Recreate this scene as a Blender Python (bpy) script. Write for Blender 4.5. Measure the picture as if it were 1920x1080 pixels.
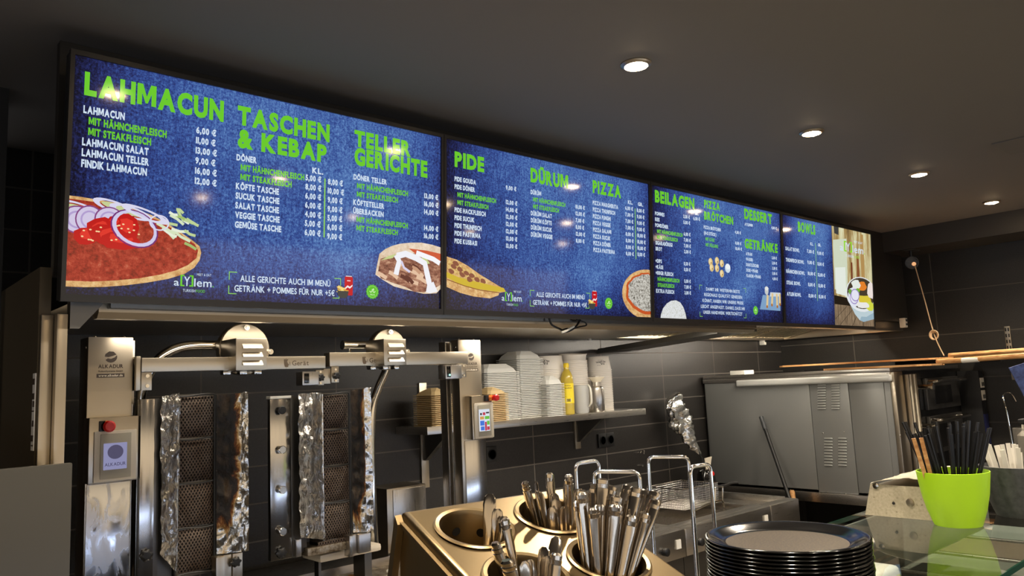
import bpy, bmesh, math, random
from mathutils import Vector, Matrix, noise
for o in list(bpy.data.objects): bpy.data.objects.remove(o)
S = bpy.context.scene
C = S.collection
PI = math.pi
rnd = random.Random(7)

# ------------------------------------------------------------------ camera
FPX = 1446.76
YAW, PITCH, ROLL = -0.74084, 0.12546, -0.045484
CAMZ = 1.62
_f = Vector((-math.sin(YAW)*math.cos(PITCH), math.cos(YAW)*math.cos(PITCH), math.sin(PITCH)))
_r0 = Vector((math.cos(YAW), math.sin(YAW), 0)); _u0 = _r0.cross(_f)
_r = _r0*math.cos(ROLL) + _u0*math.sin(ROLL)
_u = -_r0*math.sin(ROLL) + _u0*math.cos(ROLL)
EYE = Vector((0, 0, CAMZ))
cd = bpy.data.cameras.new('camera'); cam = bpy.data.objects.new('camera', cd); C.objects.link(cam)
cd.lens = FPX/1920*36; cd.sensor_width = 36; cd.clip_start = .02
cam.matrix_world = Matrix(((_r.x, _u.x, -_f.x, 0), (_r.y, _u.y, -_f.y, 0), (_r.z, _u.z, -_f.z, CAMZ), (0, 0, 0, 1)))
S.camera = cam
def ray(x, y): return _f + _r*((x-960)/FPX) - _u*((y-540)/FPX)
def onX(x, y, X): d = ray(x, y); return EYE + d*(X/d.x)
def onY(x, y, Y): d = ray(x, y); return EYE + d*(Y/d.y)
def onZ(x, y, Z): d = ray(x, y); return EYE + d*((Z-CAMZ)/d.z)

# ------------------------------------------------------------------ world, exposure
vs = S.view_settings
vs.view_transform = 'Standard'; vs.look = 'None'; vs.gamma = 1; vs.exposure = 0.0; vs.use_curve_mapping = False
w = bpy.data.worlds.new('restaurant'); S.world = w; w.use_nodes = True
nt = w.node_tree; bg = nt.nodes['Background']
tc = nt.nodes.new('ShaderNodeTexCoord'); sp = nt.nodes.new('ShaderNodeSeparateXYZ'); cr = nt.nodes.new('ShaderNodeValToRGB')
mr = nt.nodes.new('ShaderNodeMapRange'); mr.inputs[1].default_value = -1; mr.inputs[2].default_value = 1
nt.links.new(tc.outputs['Generated'], sp.inputs[0]); nt.links.new(sp.outputs[2], mr.inputs[0]); nt.links.new(mr.outputs[0], cr.inputs[0])
els = cr.color_ramp.elements
WORLD = [(0.0, (.05, .045, .04)), (.40, (.07, .065, .06)), (.425, (.12, .13, .15)), (.436, (2.2, 2.5, 3.0)), (.446, (.16, .17, .19)), (.47, (.10, .09, .08)),
         (.50, (.34, .26, .17)), (.54, (.42, .325, .21)), (.58, (.32, .25, .165)), (.63, (.15, .12, .09)), (1.0, (.10, .085, .07))]
els[0].position, els[0].color = WORLD[0][0], (*WORLD[0][1], 1)
els[1].position, els[1].color = WORLD[-1][0], (*WORLD[-1][1], 1)
for p, c in WORLD[1:-1]:
    e = els.new(p); e.color = (*c, 1)
nt.links.new(cr.outputs[0], bg.inputs[0]); bg.inputs[1].default_value = 2.6

CEIL = 2.53
LAMP_X = (0.675, 1.735, 2.795, 3.855, 4.915)
LAMP_Y = (1.32, 0.27, -0.8)
SPOT_W = 95
def lamp_light(x, y):
    l = bpy.data.lights.new('downlight_beam', 'SPOT'); l.energy = SPOT_W; l.color = (1, .87, .70)
    l.spot_size = math.radians(130); l.spot_blend = .9; l.shadow_soft_size = .03
    o = bpy.data.objects.new('downlight_beam', l); C.objects.link(o); o.location = (x, y, CEIL-.02)
    return o

# ------------------------------------------------------------------ object helpers
ROOT = {}
def tag(o, label=None, cat=None, group=None, kind=None):
    if label: o['label'] = label
    if cat: o['category'] = cat
    if group: o['group'] = group
    if kind: o['kind'] = kind
    return o
def thing(name, label, cat, loc=(0, 0, 0), group=None):
    o = bpy.data.objects.new(name, None); C.objects.link(o); o.location = loc; o.empty_display_size = .05
    ROOT[o] = Vector(loc)
    return tag(o, label, cat, group)
class MB:
    def __init__(s): s.bm = bmesh.new(); s.mi = 0
    def _fin(s, fs):
        for f in fs: f.material_index = s.mi
    def poly(s, pts):
        f = s.bm.faces.new([s.bm.verts.new(p) for p in pts]); s._fin([f]); return f
    def mesh(s, vs_, fs_):
        v = [s.bm.verts.new(p) for p in vs_]
        out = []
        for f in fs_:
            try: out.append(s.bm.faces.new([v[i] for i in f]))
            except ValueError: pass
        s._fin(out); return v
    def box(s, x0, x1, y0, y1, z0, z1, bev=0, M=None, seg=2):
        ps = [(x, y, z) for x in (x0, x1) for y in (y0, y1) for z in (z0, z1)]
        b = bmesh.new()
        v = [b.verts.new(p) for p in ps]
        for f in ((0, 1, 3, 2), (4, 6, 7, 5), (0, 4, 5, 1), (2, 3, 7, 6), (0, 2, 6, 4), (1, 5, 7, 3)): b.faces.new([v[i] for i in f])
        if bev: bmesh.ops.bevel(b, geom=b.edges[:], offset=bev, segments=seg, affect='EDGES', profile=.6)
        b.verts.index_update()
        s.mesh([(M @ q.co if M else q.co.copy()) for q in b.verts], [[q.index for q in f.verts] for f in b.faces]); b.free()
    def rings(s, rings, closed=False, caps=True):
        n = len(rings[0]); m = len(rings)
        vs_ = [p for r in rings for p in r]; fs_ = []
        for i in range(m if closed else m-1):
            a, b = i*n, ((i+1) % m)*n
            for j in range(n):
                k = (j+1) % n; fs_.append((a+j, a+k, b+k, b+j))
        if caps and not closed:
            fs_.append(tuple(range(n-1, -1, -1))); fs_.append(tuple(range((m-1)*n, m*n)))
        s.mesh(vs_, fs_)
    def tube(s, pts, r, seg=10, closed=False, caps=True, flat=None):
        pts = [Vector(p) for p in pts]; n = len(pts); rings = []; up = None
        for i, p in enumerate(pts):
            a = pts[i-1] if (i > 0 or closed) else p
            b = pts[(i+1) % n] if (i < n-1 or closed) else p
            t = (b-a).normalized()
            if up is None:
                up = Vector((0, 0, 1)) if abs(t.z) < .9 else Vector((1, 0, 0))
            x = t.cross(up).normalized(); y = x.cross(t).normalized(); up = y
            rr = r[i] if isinstance(r, (list, tuple)) else r
            rings.append([p + x*rr*math.cos(2*PI*k/seg) + y*rr*math.sin(2*PI*k/seg)*(flat or 1) for k in range(seg)])
        s.rings(rings, closed, caps)
    def cyl(s, p0, p1, r, r1=None, seg=20): s.tube([p0, p1], [r, r if r1 is None else r1], seg)
    def lathe(s, prof, c=(0, 0, 0), seg=32, M=None, closed=False, caps=True):
        c = Vector(c); rings = []
        for r, z in prof:
            rings.append([((M @ Vector((r*math.cos(2*PI*k/seg), r*math.sin(2*PI*k/seg), z))) if M else Vector((r*math.cos(2*PI*k/seg), r*math.sin(2*PI*k/seg), z))) + c for k in range(seg)])
        s.rings(rings, closed, caps)
    def prism(s, poly, z0, z1, M=None):
        n = len(poly)
        vs_ = [Vector((x, y, z0)) for x, y in poly] + [Vector((x, y, z1)) for x, y in poly]
        if M: vs_ = [M @ v for v in vs_]
        s.mesh(vs_, [tuple(range(n-1, -1, -1)), tuple(range(n, 2*n))] + [(i, (i+1) % n, n+(i+1) % n, n+i) for i in range(n)])
    def sheet(s, fn, nu, nv, th=.0):
        """a (crumpled) sheet fn(u,v)->(point, normal), closed with thickness th"""
        top = []; bot = []
        for j in range(nv+1):
            for i in range(nu+1):
                p, n = fn(i/nu, j/nv); top.append(p); bot.append(p - n*th)
        W = nu+1; N = len(top); fs_ = []
        for j in range(nv):
            for i in range(nu):
                a = j*W+i; fs_.append((a, a+1, a+W+1, a+W))
                if th: fs_.append((N+a, N+a+W, N+a+W+1, N+a+1))
        if th:
            for i in range(nu):
                fs_.append((i+1, i, N+i, N+i+1)); b = nv*W+i; fs_.append((b, b+1, N+b+1, N+b))
            for j in range(nv):
                a = j*W; fs_.append((a, a+W, N+a+W, N+a)); b = j*W+nu; fs_.append((b+W, b, N+b, N+b+W))
        v = s.mesh(top + (bot if th else []), fs_)
        uv = s.bm.loops.layers.uv.verify()
        for k, q in enumerate(v):
            kk = k % N
            for lp in q.link_loops: lp[uv].uv = ((kk % W)/nu, (kk//W)/nv)
def part(name, mb, mat, parent=None, label=None, ang=35, flat=False, kind=None):
    me = bpy.data.meshes.new(name); bm = mb.bm
    root = parent
    while root is not None and root.parent is not None: root = root.parent
    off = ROOT.get(root, Vector((0, 0, 0))) if root is not None else Vector((0, 0, 0))
    if off.length: bmesh.ops.translate(bm, verts=bm.verts[:], vec=-off)
    bmesh.ops.recalc_face_normals(bm, faces=bm.faces[:])
    if not flat:
        lim = math.radians(ang)
        for f in bm.faces: f.smooth = True
        for e in bm.edges:
            if len(e.link_faces) == 2 and e.calc_face_angle(0) > lim: e.smooth = False
    bm.to_mesh(me); bm.free()
    for m in (mat if isinstance(mat, (list, tuple)) else [mat]): me.materials.append(m)
    o = bpy.data.objects.new(name, me); C.objects.link(o)
    if parent is not None: o.parent = parent
    if label: o['label'] = label
    if kind: o['kind'] = kind
    return o
def struct(name, mb, mat, **k): return tag(part(name, mb, mat, **k), kind='structure')
def solo(name, mb, mat, label, cat, group=None, **k): return tag(part(name, mb, mat, **k), label, cat, group)
def dup(root, loc=None, M=None, label=None, group=None):
    r = root.copy(); C.objects.link(r)
    if M is not None: r.matrix_world = M
    elif loc is not None: r.location = loc
    if label: r['label'] = label
    if group: r['group'] = group
    for ch in root.children:
        c = ch.copy(); C.objects.link(c); c.parent = r
        for g in ch.children:
            d = g.copy(); C.objects.link(d); d.parent = c
    return r
def smooth_path(pts, n=8):
    pts = [Vector(p) for p in pts]; out = []
    for i in range(len(pts)-1):
        p0 = pts[max(i-1, 0)]; p1 = pts[i]; p2 = pts[i+1]; p3 = pts[min(i+2, len(pts)-1)]
        for k in range(n):
            t = k/n
            out.append(.5*((2*p1)+(p2-p0)*t+(2*p0-5*p1+4*p2-p3)*t*t+(3*p1-p0-3*p2+p3)*t**3))
    out.append(pts[-1]); return out
def fillet(pts, r, n=6):
    pts = [Vector(p) for p in pts]; out = [pts[0]]
    for i in range(1, len(pts)-1):
        a = (pts[i-1]-pts[i]); b = (pts[i+1]-pts[i]); q = min(r, a.length*.49, b.length*.49)
        A = pts[i]+a.normalized()*q; B = pts[i]+b.normalized()*q
        for k in range(n+1):
            t = k/n; out.append(A.lerp(pts[i], t).lerp(pts[i].lerp(B, t), t))
    out.append(pts[-1]); return out

# ------------------------------------------------------------------ materials
def lin(c):
    return tuple(((v/255)/12.92 if v/255 <= .04045 else ((v/255+.055)/1.055)**2.4) for v in c)
def mat(name, rgb=(128, 128, 128), rough=.5, metal=0, spec=.5, emit=None, es=1, alpha=1, trans=0, coat=0):
    m = bpy.data.materials.new(name); m.use_nodes = True; b = m.node_tree.nodes['Principled BSDF']
    b.inputs['Base Color'].default_value = (*lin(rgb), 1); b.inputs['Roughness'].default_value = rough; b.inputs['Metallic'].default_value = metal
    b.inputs['Specular IOR Level'].default_value = spec; b.inputs['Transmission Weight'].default_value = trans; b.inputs['Alpha'].default_value = alpha
    b.inputs['Coat Weight'].default_value = coat
    if emit: b.inputs['Emission Color'].default_value = (*lin(emit), 1); b.inputs['Emission Strength'].default_value = es
    return m
def nodes(m): return m.node_tree.nodes, m.node_tree.links, m.node_tree.nodes['Principled BSDF']
def tex(m, kind, scale=5, sx=(1, 1, 1), detail=4, rough=.6, rot=(0, 0, 0), **kw):
    n, l, b = nodes(m)
    tc = n.new('ShaderNodeTexCoord'); mp = n.new('ShaderNodeMapping'); mp.inputs['Scale'].default_value = sx; mp.inputs['Rotation'].default_value = rot
    l.new(tc.outputs['Object'], mp.inputs[0])
    t = n.new(kind); l.new(mp.outputs[0], t.inputs['Vector']); t.inputs['Scale'].default_value = scale
    if 'Detail' in t.inputs: t.inputs['Detail'].default_value = detail
    if 'Roughness' in t.inputs and kind == 'ShaderNodeTexNoise': t.inputs['Roughness'].default_value = rough
    for k, v in kw.items(): setattr(t, k, v)
    return t
def ramp(m, src, stops):
    n, l, b = nodes(m); r = n.new('ShaderNodeValToRGB'); l.new(src, r.inputs[0]); e = r.color_ramp.elements
    e[0].position = stops[0][0]; e[0].color = (*lin(stops[0][1]), 1); e[1].position = stops[-1][0]; e[1].color = (*lin(stops[-1][1]), 1)
    for p, c in stops[1:-1]:
        q = e.new(p); q.color = (*lin(c), 1)
    return r.outputs[0]
def vramp(m, src, a, b_, lo, hi):
    n, l, b = nodes(m); r = n.new('ShaderNodeMapRange'); l.new(src, r.inputs[0])
    for i, v in enumerate((a, b_, lo, hi)): r.inputs[i+1].default_value = v
    return r.outputs[0]
def bump(m, src, strength=.2, dist=.002):
    n, l, b = nodes(m); q = n.new('ShaderNodeBump'); q.inputs['Strength'].default_value = strength; q.inputs['Distance'].default_value = dist
    l.new(src, q.inputs['Height']); l.new(q.outputs[0], b.inputs['Normal'])
def mixc(m, fac, a, b_):
    n, l, b = nodes(m); q = n.new('ShaderNodeMix'); q.data_type = 'RGBA'
    if hasattr(fac, 'links'): l.new(fac, q.inputs[0])
    else: q.inputs[0].default_value = fac
    for i, v in ((6, a), (7, b_)):
        if hasattr(v, 'links'): l.new(v, q.inputs[i])
        else: q.inputs[i].default_value = (*lin(v), 1)
    return q.outputs[2]
def steel(name, rgb=(205, 200, 192), r0=.27, r1=.295, axis=2, sc=200):
    m = mat(name, rgb, .3, 1); n, l, b = nodes(m)
    sx = [1, 1, 1]; sx[axis] = .04
    t = tex(m, 'ShaderNodeTexNoise', sc, tuple(sx), 3); l.new(vramp(m, t.outputs[0], .3, .7, r0, r1), b.inputs['Roughness'])
    t2 = tex(m, 'ShaderNodeTexNoise', 4, (1, 1, 1), 2)
    l.new(mixc(m, vramp(m, t2.outputs[0], .35, .7, 0, .22), rgb, tuple(int(v*.85) for v in rgb)), b.inputs['Base Color'])
    return m
M_steel = steel('brushed_steel'); M_steelh = steel('brushed_steel_horizontal', axis=0)
M_sheet = steel('warm_steel_sheet', (194, 183, 164), .28, .305)
M_band = steel('satin_steel', (205, 203, 200), .13, .18)
M_dsteel = steel('dark_steel', (120, 118, 114), .36, .40)
M_chrome = mat('polished_steel', (225, 222, 215), .12, 1)
M_cut = mat('cutlery_steel', (190, 180, 166), .17, 1)
M_hold = steel('holder_steel', (146, 126, 92), .33, .37)
M_smear = mat('smeared_steel', (200, 202, 206), .3, 1)
n, l, b = nodes(M_smear); t = tex(M_smear, 'ShaderNodeTexNoise', 22, (1, 1, .45), 3); t.inputs['Distortion'].default_value = .6
l.new(vramp(M_smear, t.outputs[0], .45, .6, .13, .4), b.inputs['Roughness'])
M_black = mat('black_plastic', (18, 18, 18), .45); M_blackg = mat('gloss_black', (8, 8, 8), .12, spec=.6)
M_frame = mat('bezel_black', (26, 23, 21), .35)
M_white = mat('white_plastic', (225, 222, 212), .45); M_cream = mat('cream_plastic', (214, 205, 186), .5)
M_red = mat('red_button', (200, 22, 20), .35); M_yel = mat('yellow_plastic', (225, 195, 25), .4); M_orange = mat('orange_ring', (225, 120, 40), .4)
M_foam = mat('white_foam', (214, 214, 208), .6); M_kraft = mat('kraft_board', (206, 180, 132), .7); M_kraftin = mat('pale_board', (232, 222, 198), .7)
M_paper = mat('white_paper_board', (222, 216, 206), .55)
M_grey = mat('grey_coated_metal', (146, 147, 144), .36, .45); M_dgrey = mat('dark_grey_panel', (74, 72, 66), .45, .3)
M_wood = mat('wood', (206, 152, 92), .5)
n, l, b = nodes(M_wood); t = tex(M_wood, 'ShaderNodeTexNoise', 14, (6, .5, 6), 4); l.new(ramp(M_wood, t.outputs[0], [(.3, (170, 112, 60)), (.7, (222, 176, 118))]), b.inputs['Base Color'])
M_print = mat('dark_print', (66, 52, 40), .5); M_pale = mat('pale_print', (226, 214, 190), .5); M_ink = mat('black_ink', (20, 20, 20), .5)
M_lime = mat('lime_plastic', (158, 205, 20), .42); M_anth = mat('anthracite_plastic', (58, 60, 62), .5)
n, l, b = nodes(M_anth); t = tex(M_anth, 'ShaderNodeTexNoise', 60, detail=5); l.new(ramp(M_anth, t.outputs[0], [(.35, (50, 52, 54)), (.75, (74, 76, 78))]), b.inputs['Base Color'])
M_straw = mat('black_straw', (14, 14, 15), .3, spec=.6)
M_plate = mat('black_glazed_plate', (12, 11, 10), .13, spec=.7)
M_platein = mat('speckled_plate_well', (92, 82, 66), .4)
n, l, b = nodes(M_platein); t = tex(M_platein, 'ShaderNodeTexNoise', 260, detail=2); l.new(ramp(M_platein, t.outputs[0], [(.4, (46, 39, 28)), (.65, (84, 73, 55))]), b.inputs['Base Color'])
# foil
def foil(name, burnt=None):
    m = mat(name, (225, 224, 220), .2, 1); n, l, b = nodes(m)
    t = tex(m, 'ShaderNodeTexVoronoi', 26, (1, 1, .6)); t3 = tex(m, 'ShaderNodeTexNoise', 40, detail=3)
    ad = n.new('ShaderNodeMath'); ad.operation = 'ADD'; l.new(t.outputs[0], ad.inputs[0]); l.new(t3.outputs[0], ad.inputs[1]); bump(m, ad.outputs[0], .45, .004)
    if burnt:
        t2 = tex(m, 'ShaderNodeTexNoise', burnt[4], (1, 1, .55), 9, .72); t2.inputs['Distortion'].default_value = .8
        tc = n.new('ShaderNodeTexCoord'); s_ = n.new('ShaderNodeSeparateXYZ'); l.new(tc.outputs['UV'], s_.inputs[0])
        # soot patch of its own shape: between the sheet's edges, ending above its lower end
        u = vramp(m, s_.outputs[0], burnt[0], burnt[1], .14, -.26); v = vramp(m, s_.outputs[1], burnt[2], burnt[3], -.3, .06)
        sm = n.new('ShaderNodeMath'); l.new(u, sm.inputs[0]); l.new(v, sm.inputs[1])
        f = n.new('ShaderNodeMath'); l.new(t2.outputs[0], f.inputs[0]); l.new(sm.outputs[0], f.inputs[1])
        l.new(ramp(m, f.outputs[0], [(.30, (222, 218, 208)), (.37, (190, 158, 106)), (.43, (112, 66, 28)), (.5, (34, 24, 17)), (.66, (18, 15, 13)), (.8, (64, 50, 34))]), b.inputs['Base Color'])
        l.new(vramp(m, f.outputs[0], .3, .5, 1, .3), b.inputs['Metallic']); l.new(vramp(m, f.outputs[0], .3, .5, .22, .5), b.inputs['Roughness'])
    return m
M_foil = foil('crumpled_foil'); M_foilb = foil('burnt_foil', (.45, 1.02, .12, .34, 13)); M_foilb2 = foil('scorched_foil', (.5, 1.25, .06, .3, 16))
# burner mesh
M_mesh = mat('burner_mesh', (70, 62, 56), .5, .7)
n, l, b = nodes(M_mesh)
w1 = tex(M_mesh, 'ShaderNodeTexWave', 62, (1, 0, .62), 0, bands_direction='DIAGONAL'); w2 = tex(M_mesh, 'ShaderNodeTexWave', 62, (1, 0, -.62), 0, bands_direction='DIAGONAL')
mx = n.new('ShaderNodeMath'); mx.operation = 'MAXIMUM'; l.new(w1.outputs['Fac'], mx.inputs[0]); l.new(w2.outputs['Fac'], mx.inputs[1])
tn = tex(M_mesh, 'ShaderNodeTexNoise', 6, detail=4)
l.new(mixc(M_mesh, vramp(M_mesh, tn.outputs[0], .35, .65, 0, 1), ramp(M_mesh, mx.outputs[0], [(.45, (16, 14, 13)), (.85, (122, 110, 100))]), ramp(M_mesh, mx.outputs[0], [(.45, (12, 10, 9)), (.85, (76, 58, 45))])), b.inputs['Base Color'])
bump(M_mesh, mx.outputs[0], .8, .002)
# walls
def tile_mat(name, w_, h_, ax, rgb1, rgb2, grout, offs=0):
    m = mat(name, rgb1, .42); n, l, b = nodes(m)
    tc = n.new('ShaderNodeTexCoord'); s_ = n.new('ShaderNodeSeparateXYZ'); l.new(tc.outputs['Object'], s_.inputs[0])
    cb = n.new('ShaderNodeCombineXYZ'); l.new(s_.outputs[ax], cb.inputs[0]); l.new(s_.outputs[2], cb.inputs[1])
    mp = n.new('ShaderNodeMapping'); l.new(cb.outputs[0], mp.inputs[0]); mp.inputs['Location'].default_value = offs
    br = n.new('ShaderNodeTexBrick'); l.new(mp.outputs[0], br.inputs['Vector'])
    br.inputs['Scale'].default_value = 1; br.inputs['Brick Width'].default_value = w_; br.inputs['Row Height'].default_value = h_
    br.inputs['Mortar Size'].default_value = .0035; br.inputs['Mortar Smooth'].default_value = .3; br.offset = 0; br.inputs['Bias'].default_value = 0
    br.inputs['Color1'].default_value = (*lin(rgb1), 1); br.inputs['Color2'].default_value = (*lin(rgb2), 1); br.inputs['Mortar'].default_value = (*lin(grout), 1)
    t = tex(m, 'ShaderNodeTexNoise', 180, detail=4)
    l.new(mixc(m, vramp(m, t.outputs[0], .35, .75, 0, .35), br.outputs[0], tuple(min(255, v+30) for v in rgb2)), b.inputs['Base Color'])
    l.new(vramp(m, br.outputs['Fac'], 0, 1, .4, .8), b.inputs['Roughness']); bump(m, t.outputs[0], .08, .001)
    return m

# ------------------------------------------------------------------ the room
YB, XR = 3.115, 5.712
M_ceil = mat('ceiling_paint', (120, 116, 113), .75)
n, l, b = nodes(M_ceil); t = tex(M_ceil, 'ShaderNodeTexNoise', 120, detail=5); bump(M_ceil, t.outputs[0], .06, .002)
M_tileb = tile_mat('black_wall_tile', .6, .15, 0, (31, 28, 26), (34, 31, 28), (100, 94, 87), (-2.955+.6*6, -1.188+1.5, 0))
M_tiler = tile_mat('black_side_tile', .585, .294, 1, (32, 30, 27), (35, 33, 29), (84, 79, 72), (-1.95+5.85, -1.831+2.94, 0))
M_dwall = mat('black_wall_paint', (30, 28, 25), .6); M_floor = mat('floor_tile', (92, 84, 74), .5)
M_caseb = mat('hood_casing', (50, 45, 38), .4, .3)
m = MB(); m.box(-3, 8, -4, 3.4, -.1, 0); struct('floor', m, M_floor)
m = MB(); m.box(-3, 8, -4, 3.4, CEIL, CEIL+.1); struct('ceiling', m, M_ceil)
m = MB(); m.box(.42, 6, YB, YB+.15, 0, CEIL); struct('wall_back', m, M_tileb)
m = MB(); m.box(XR, XR+.15, -1.5, YB, 0, CEIL); struct('wall_right', m, M_tiler)
m = MB(); m.box(-3, .385, 2.52, 2.7, 0, CEIL); struct('wall_left', m, M_dwall)
m = MB(); m.box(5.33, XR, -1.5, YB, 2.395, CEIL); struct('trim_1', m, mat('soffit_black', (52, 48, 43), .5))
P = onZ(1895, 289, CEIL)
m = MB(); m.box(P.x-.26, P.x, P.y-.26, P.y, CEIL-.004, CEIL-.001); struct('trim_2', m, mat('hatch_paint', (114, 110, 107), .7))
# partition at the left end of the hood
m = MB(); m.box(.395, .42, 2.09, YB, 0, 1.95); struct('wall_left_partition', m, mat('partition_panel', (84, 72, 52), .5, .4))
m = MB(); m.box(.424, .447, 2.045, 2.085, .9, 1.835, .002); m.box(.398, .4235, 2.075, 2.088, .9, 1.835, .002); solo('edge_strip', m, M_sheet, 'narrow upright stainless edge strip left of the doner robot under the first screen', 'metal strip')
a = onY(20, 608, 2.515); b_ = onY(50, 608, 2.515)
m = MB(); m.box(a.x, b_.x, 2.49, 2.519, .9, a.z, .002); solo('corner_guard', m, M_sheet, 'tall brown-lit stainless corner guard on the black wall at the far left', 'metal strip')
p = onX(66, 700, .394); q_ = onX(62, 845, .394)
t_ = thing('sticker_strip', 'torn white sticker strip with a barcode on the dark partition panel', 'sticker', (.394, p.y, q_.z))
m = MB(); m.box(.3925, .3945, p.y-.012, p.y+.016, q_.z, p.z); part('label_paper', m, M_paper, t_)
m = MB(); rr = random.Random(3); z = q_.z+.01
while z < p.z-.02:
    h = rr.choice((.003, .006, .014)); m.box(.391, .3925, p.y-.008, p.y+rr.choice((.004, .012)), z, z+h); z += h+rr.choice((.004, .008, .02))
part('barcode', m, M_print, t_)
a = onY(133, 867, 1.9)
m = MB(); m.box(-.6, a.x, 1.885, 1.9, .0, a.z, .003); solo('splash_panel', m, M_dgrey, 'plain dark grey upright panel in the lower left corner', 'panel')

# ------------------------------------------------------------------ downlights
k = 0
lab = {(1.735, 1.32): 'round ceiling downlight nearest above the second screen, largest of the lit row', (2.795, 1.32): 'second lit ceiling downlight of the row, right of the largest',
       (3.855, 1.32): 'third lit ceiling downlight of the row above the third screen', (4.915, 1.32): 'farthest lit ceiling downlight, by the right-hand soffit'}
M_lamp = mat('lit_diffuser', (255, 240, 220), .4, emit=(255, 222, 176), es=110)
for y in LAMP_Y:
    for x in LAMP_X:
        t_ = thing('ceiling_downlight', lab.get((x, y), 'round ceiling downlight above the customers, outside the photo, mirrored in the screens'), 'ceiling light', (x, y, CEIL), 'recessed ceiling downlights')
        m = MB(); m.lathe([(.034, 0), (.045, 0), (.045, -.003), (.036, -.009), (.034, -.009)], (x, y, CEIL), 32, closed=True); part('trim_ring', m, M_sheet, t_)
        m = MB(); m.lathe([(.033, -.001), (.033, -.008), (.022, -.0125), (.004, -.014)], (x, y, CEIL), 24); part('diffuser', m, M_lamp, t_)
        lamp_light(x, y).name = 'downlight_beam'

# ------------------------------------------------------------------ exhaust hoods and casing
HX0, HXM, HX1 = .52, 3.56, 5.60
M_filt = steel('baffle_steel', (214, 204, 182), .25, .4)
t_ = thing('exhaust_hood', 'long stainless exhaust hood under the left half of the menu screens', 'hood', (HX0, 2.1, 1.83))
m = MB(); m.prism([(2.075, 1.845), (2.09, 1.83), (2.12, 1.83), (2.16, 1.872), (3.11, 1.872), (3.11, 1.898), (2.075, 1.898)], HX0, HXM, Matrix(((0, 0, 1, 0), (1, 0, 0, 0), (0, 1, 0, 0), (0, 0, 0, 1)))); part('hood_body', m, M_sheet, t_, flat=True)
m = MB(); m.box(HX0+.02, HXM-.02, 2.052, 2.074, 1.852, 1.93, .004); part('front_channel', m, M_dsteel, t_)
m = MB(); m.prism([(HX0-.07, 1.93), (HX0-.07, 1.80), (HX0-.05, 1.80), (HX0, 1.86), (HX0, 1.93)], 2.04, 2.07, Matrix(((1, 0, 0, 0), (0, 0, 1, 0), (0, 1, 0, 0), (0, 0, 0, 1)))); part('end_bracket', m, M_dsteel, t_)
m = MB(); m.lathe([(.010, 0), (.010, -.03), (.014, -.03), (.014, -.052), (.011, -.055), (.011, -.075), (.013, -.078)], (3.388, 3.05, 1.94), 16); part('nozzle', m, M_white, t_)
def hood_lamp(par, x0, x1, y, pw=9, dz=0):
    m = MB(); m.box(x0, x1, y-.022, y+.022, 1.8625+dz, 1.8715+dz, .002); part('lamp_cover', m, mat('hood_lamp', (255, 250, 240), .4, emit=(255, 236, 208), es=2.5), par)
    l = bpy.data.lights.new('hood_light', 'AREA'); l.shape = 'RECTANGLE'; l.size = x1-x0; l.size_y = .05; l.energy = pw*(x1-x0); l.color = (1, .90, .76)
    o = bpy.data.objects.new('hood_light', l); C.objects.link(o); o.location = ((x0+x1)/2, y, 1.860+dz)
    if dz: o.rotation_euler = (math.radians(55), 0, 0); o.location.z += .002; o.location.y += .026
hood_lamp(t_, .7, 1.9, 2.37, 2.2); hood_lamp(t_, 2.1, 3.3, 2.37, 10)
t_ = thing('filter_hood', 'exhaust hood with slotted baffle filters under the right half of the menu screens', 'hood', (HXM, 2.1, 1.83))
m = MB(); m.box(HXM+.01, HX1, 2.132, 2.16, 1.872, 1.96, .003); m.box(HXM+.01, HX1, 3.0, 3.11, 1.872, 1.96, .003); m.box(HX1-.04, HX1, 2.165, 3.0, 1.875, 1.96, .003); part('hood_rim', m, M_sheet, t_)
m = MB(); m.box(HXM+.01, HX1-.04, 2.165, 3.0, 1.985, 2.0); m.box(HXM+.01, HX1-.04, 2.165, 2.495, 1.9075, 1.925); part('hood_back', m, M_dsteel, t_)
for xa, xb in ((3.75, 4.55), (4.7, 5.45)): hood_lamp(t_, xa, xb, 2.34, 12, .035)
nf = 4; wf = (HX1-.04-HXM-.03)/nf
for i in range(nf):
    x0 = HXM+.02+i*wf
    m = MB(); m.box(x0, x0+wf-.01, 2.505, 2.555, 1.95, 1.984); m.box(x0, x0+wf-.01, 2.97, 3.0, 1.884, 1.93); YX_ = Matrix(((0, 0, 1, 0), (1, 0, 0, 0), (0, 1, 0, 0), (0, 0, 0, 1))); pr = [(2.556, 1.97), (2.969, 1.881), (2.969, 1.896), (2.556, 1.984)]; m.prism(pr, x0, x0+.012, YX_); m.prism(pr, x0+wf-.022, x0+wf-.01, YX_); part('filter_frame', m, M_filt, t_)
    m = MB(); nb = 9
    for j in range(nb):
        xa = x0+.02+(wf-.05)*j/nb
        m.prism([(2.56, 1.975), (2.97, 1.886), (2.97, 1.896), (2.56, 1.985)], xa, xa+.026, Matrix(((0, 0, 1, 0), (1, 0, 0, 0), (0, 1, 0, 0), (0, 0, 0, 1))))
    part('baffle', m, M_filt, t_)
a = onZ(1143, 622, 1.845); 
t_ = thing('open_flap', 'hinged stainless flap hanging open where the two exhaust hoods meet', 'flap', (3.3, 2.1, 1.85))
m = MB(); M_ = Matrix.Translation((0, 0, 0)); m.prism([(2.25, 1.868), (3.09, 1.815), (3.09, 1.803), (2.25, 1.856)], 3.50, 3.88, Matrix(((0, 0, 1, 0), (1, 0, 0, 0), (0, 1, 0, 0), (0, 0, 0, 1)))); part('flap_sheet', m, M_dsteel, t_, flat=True)
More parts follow.
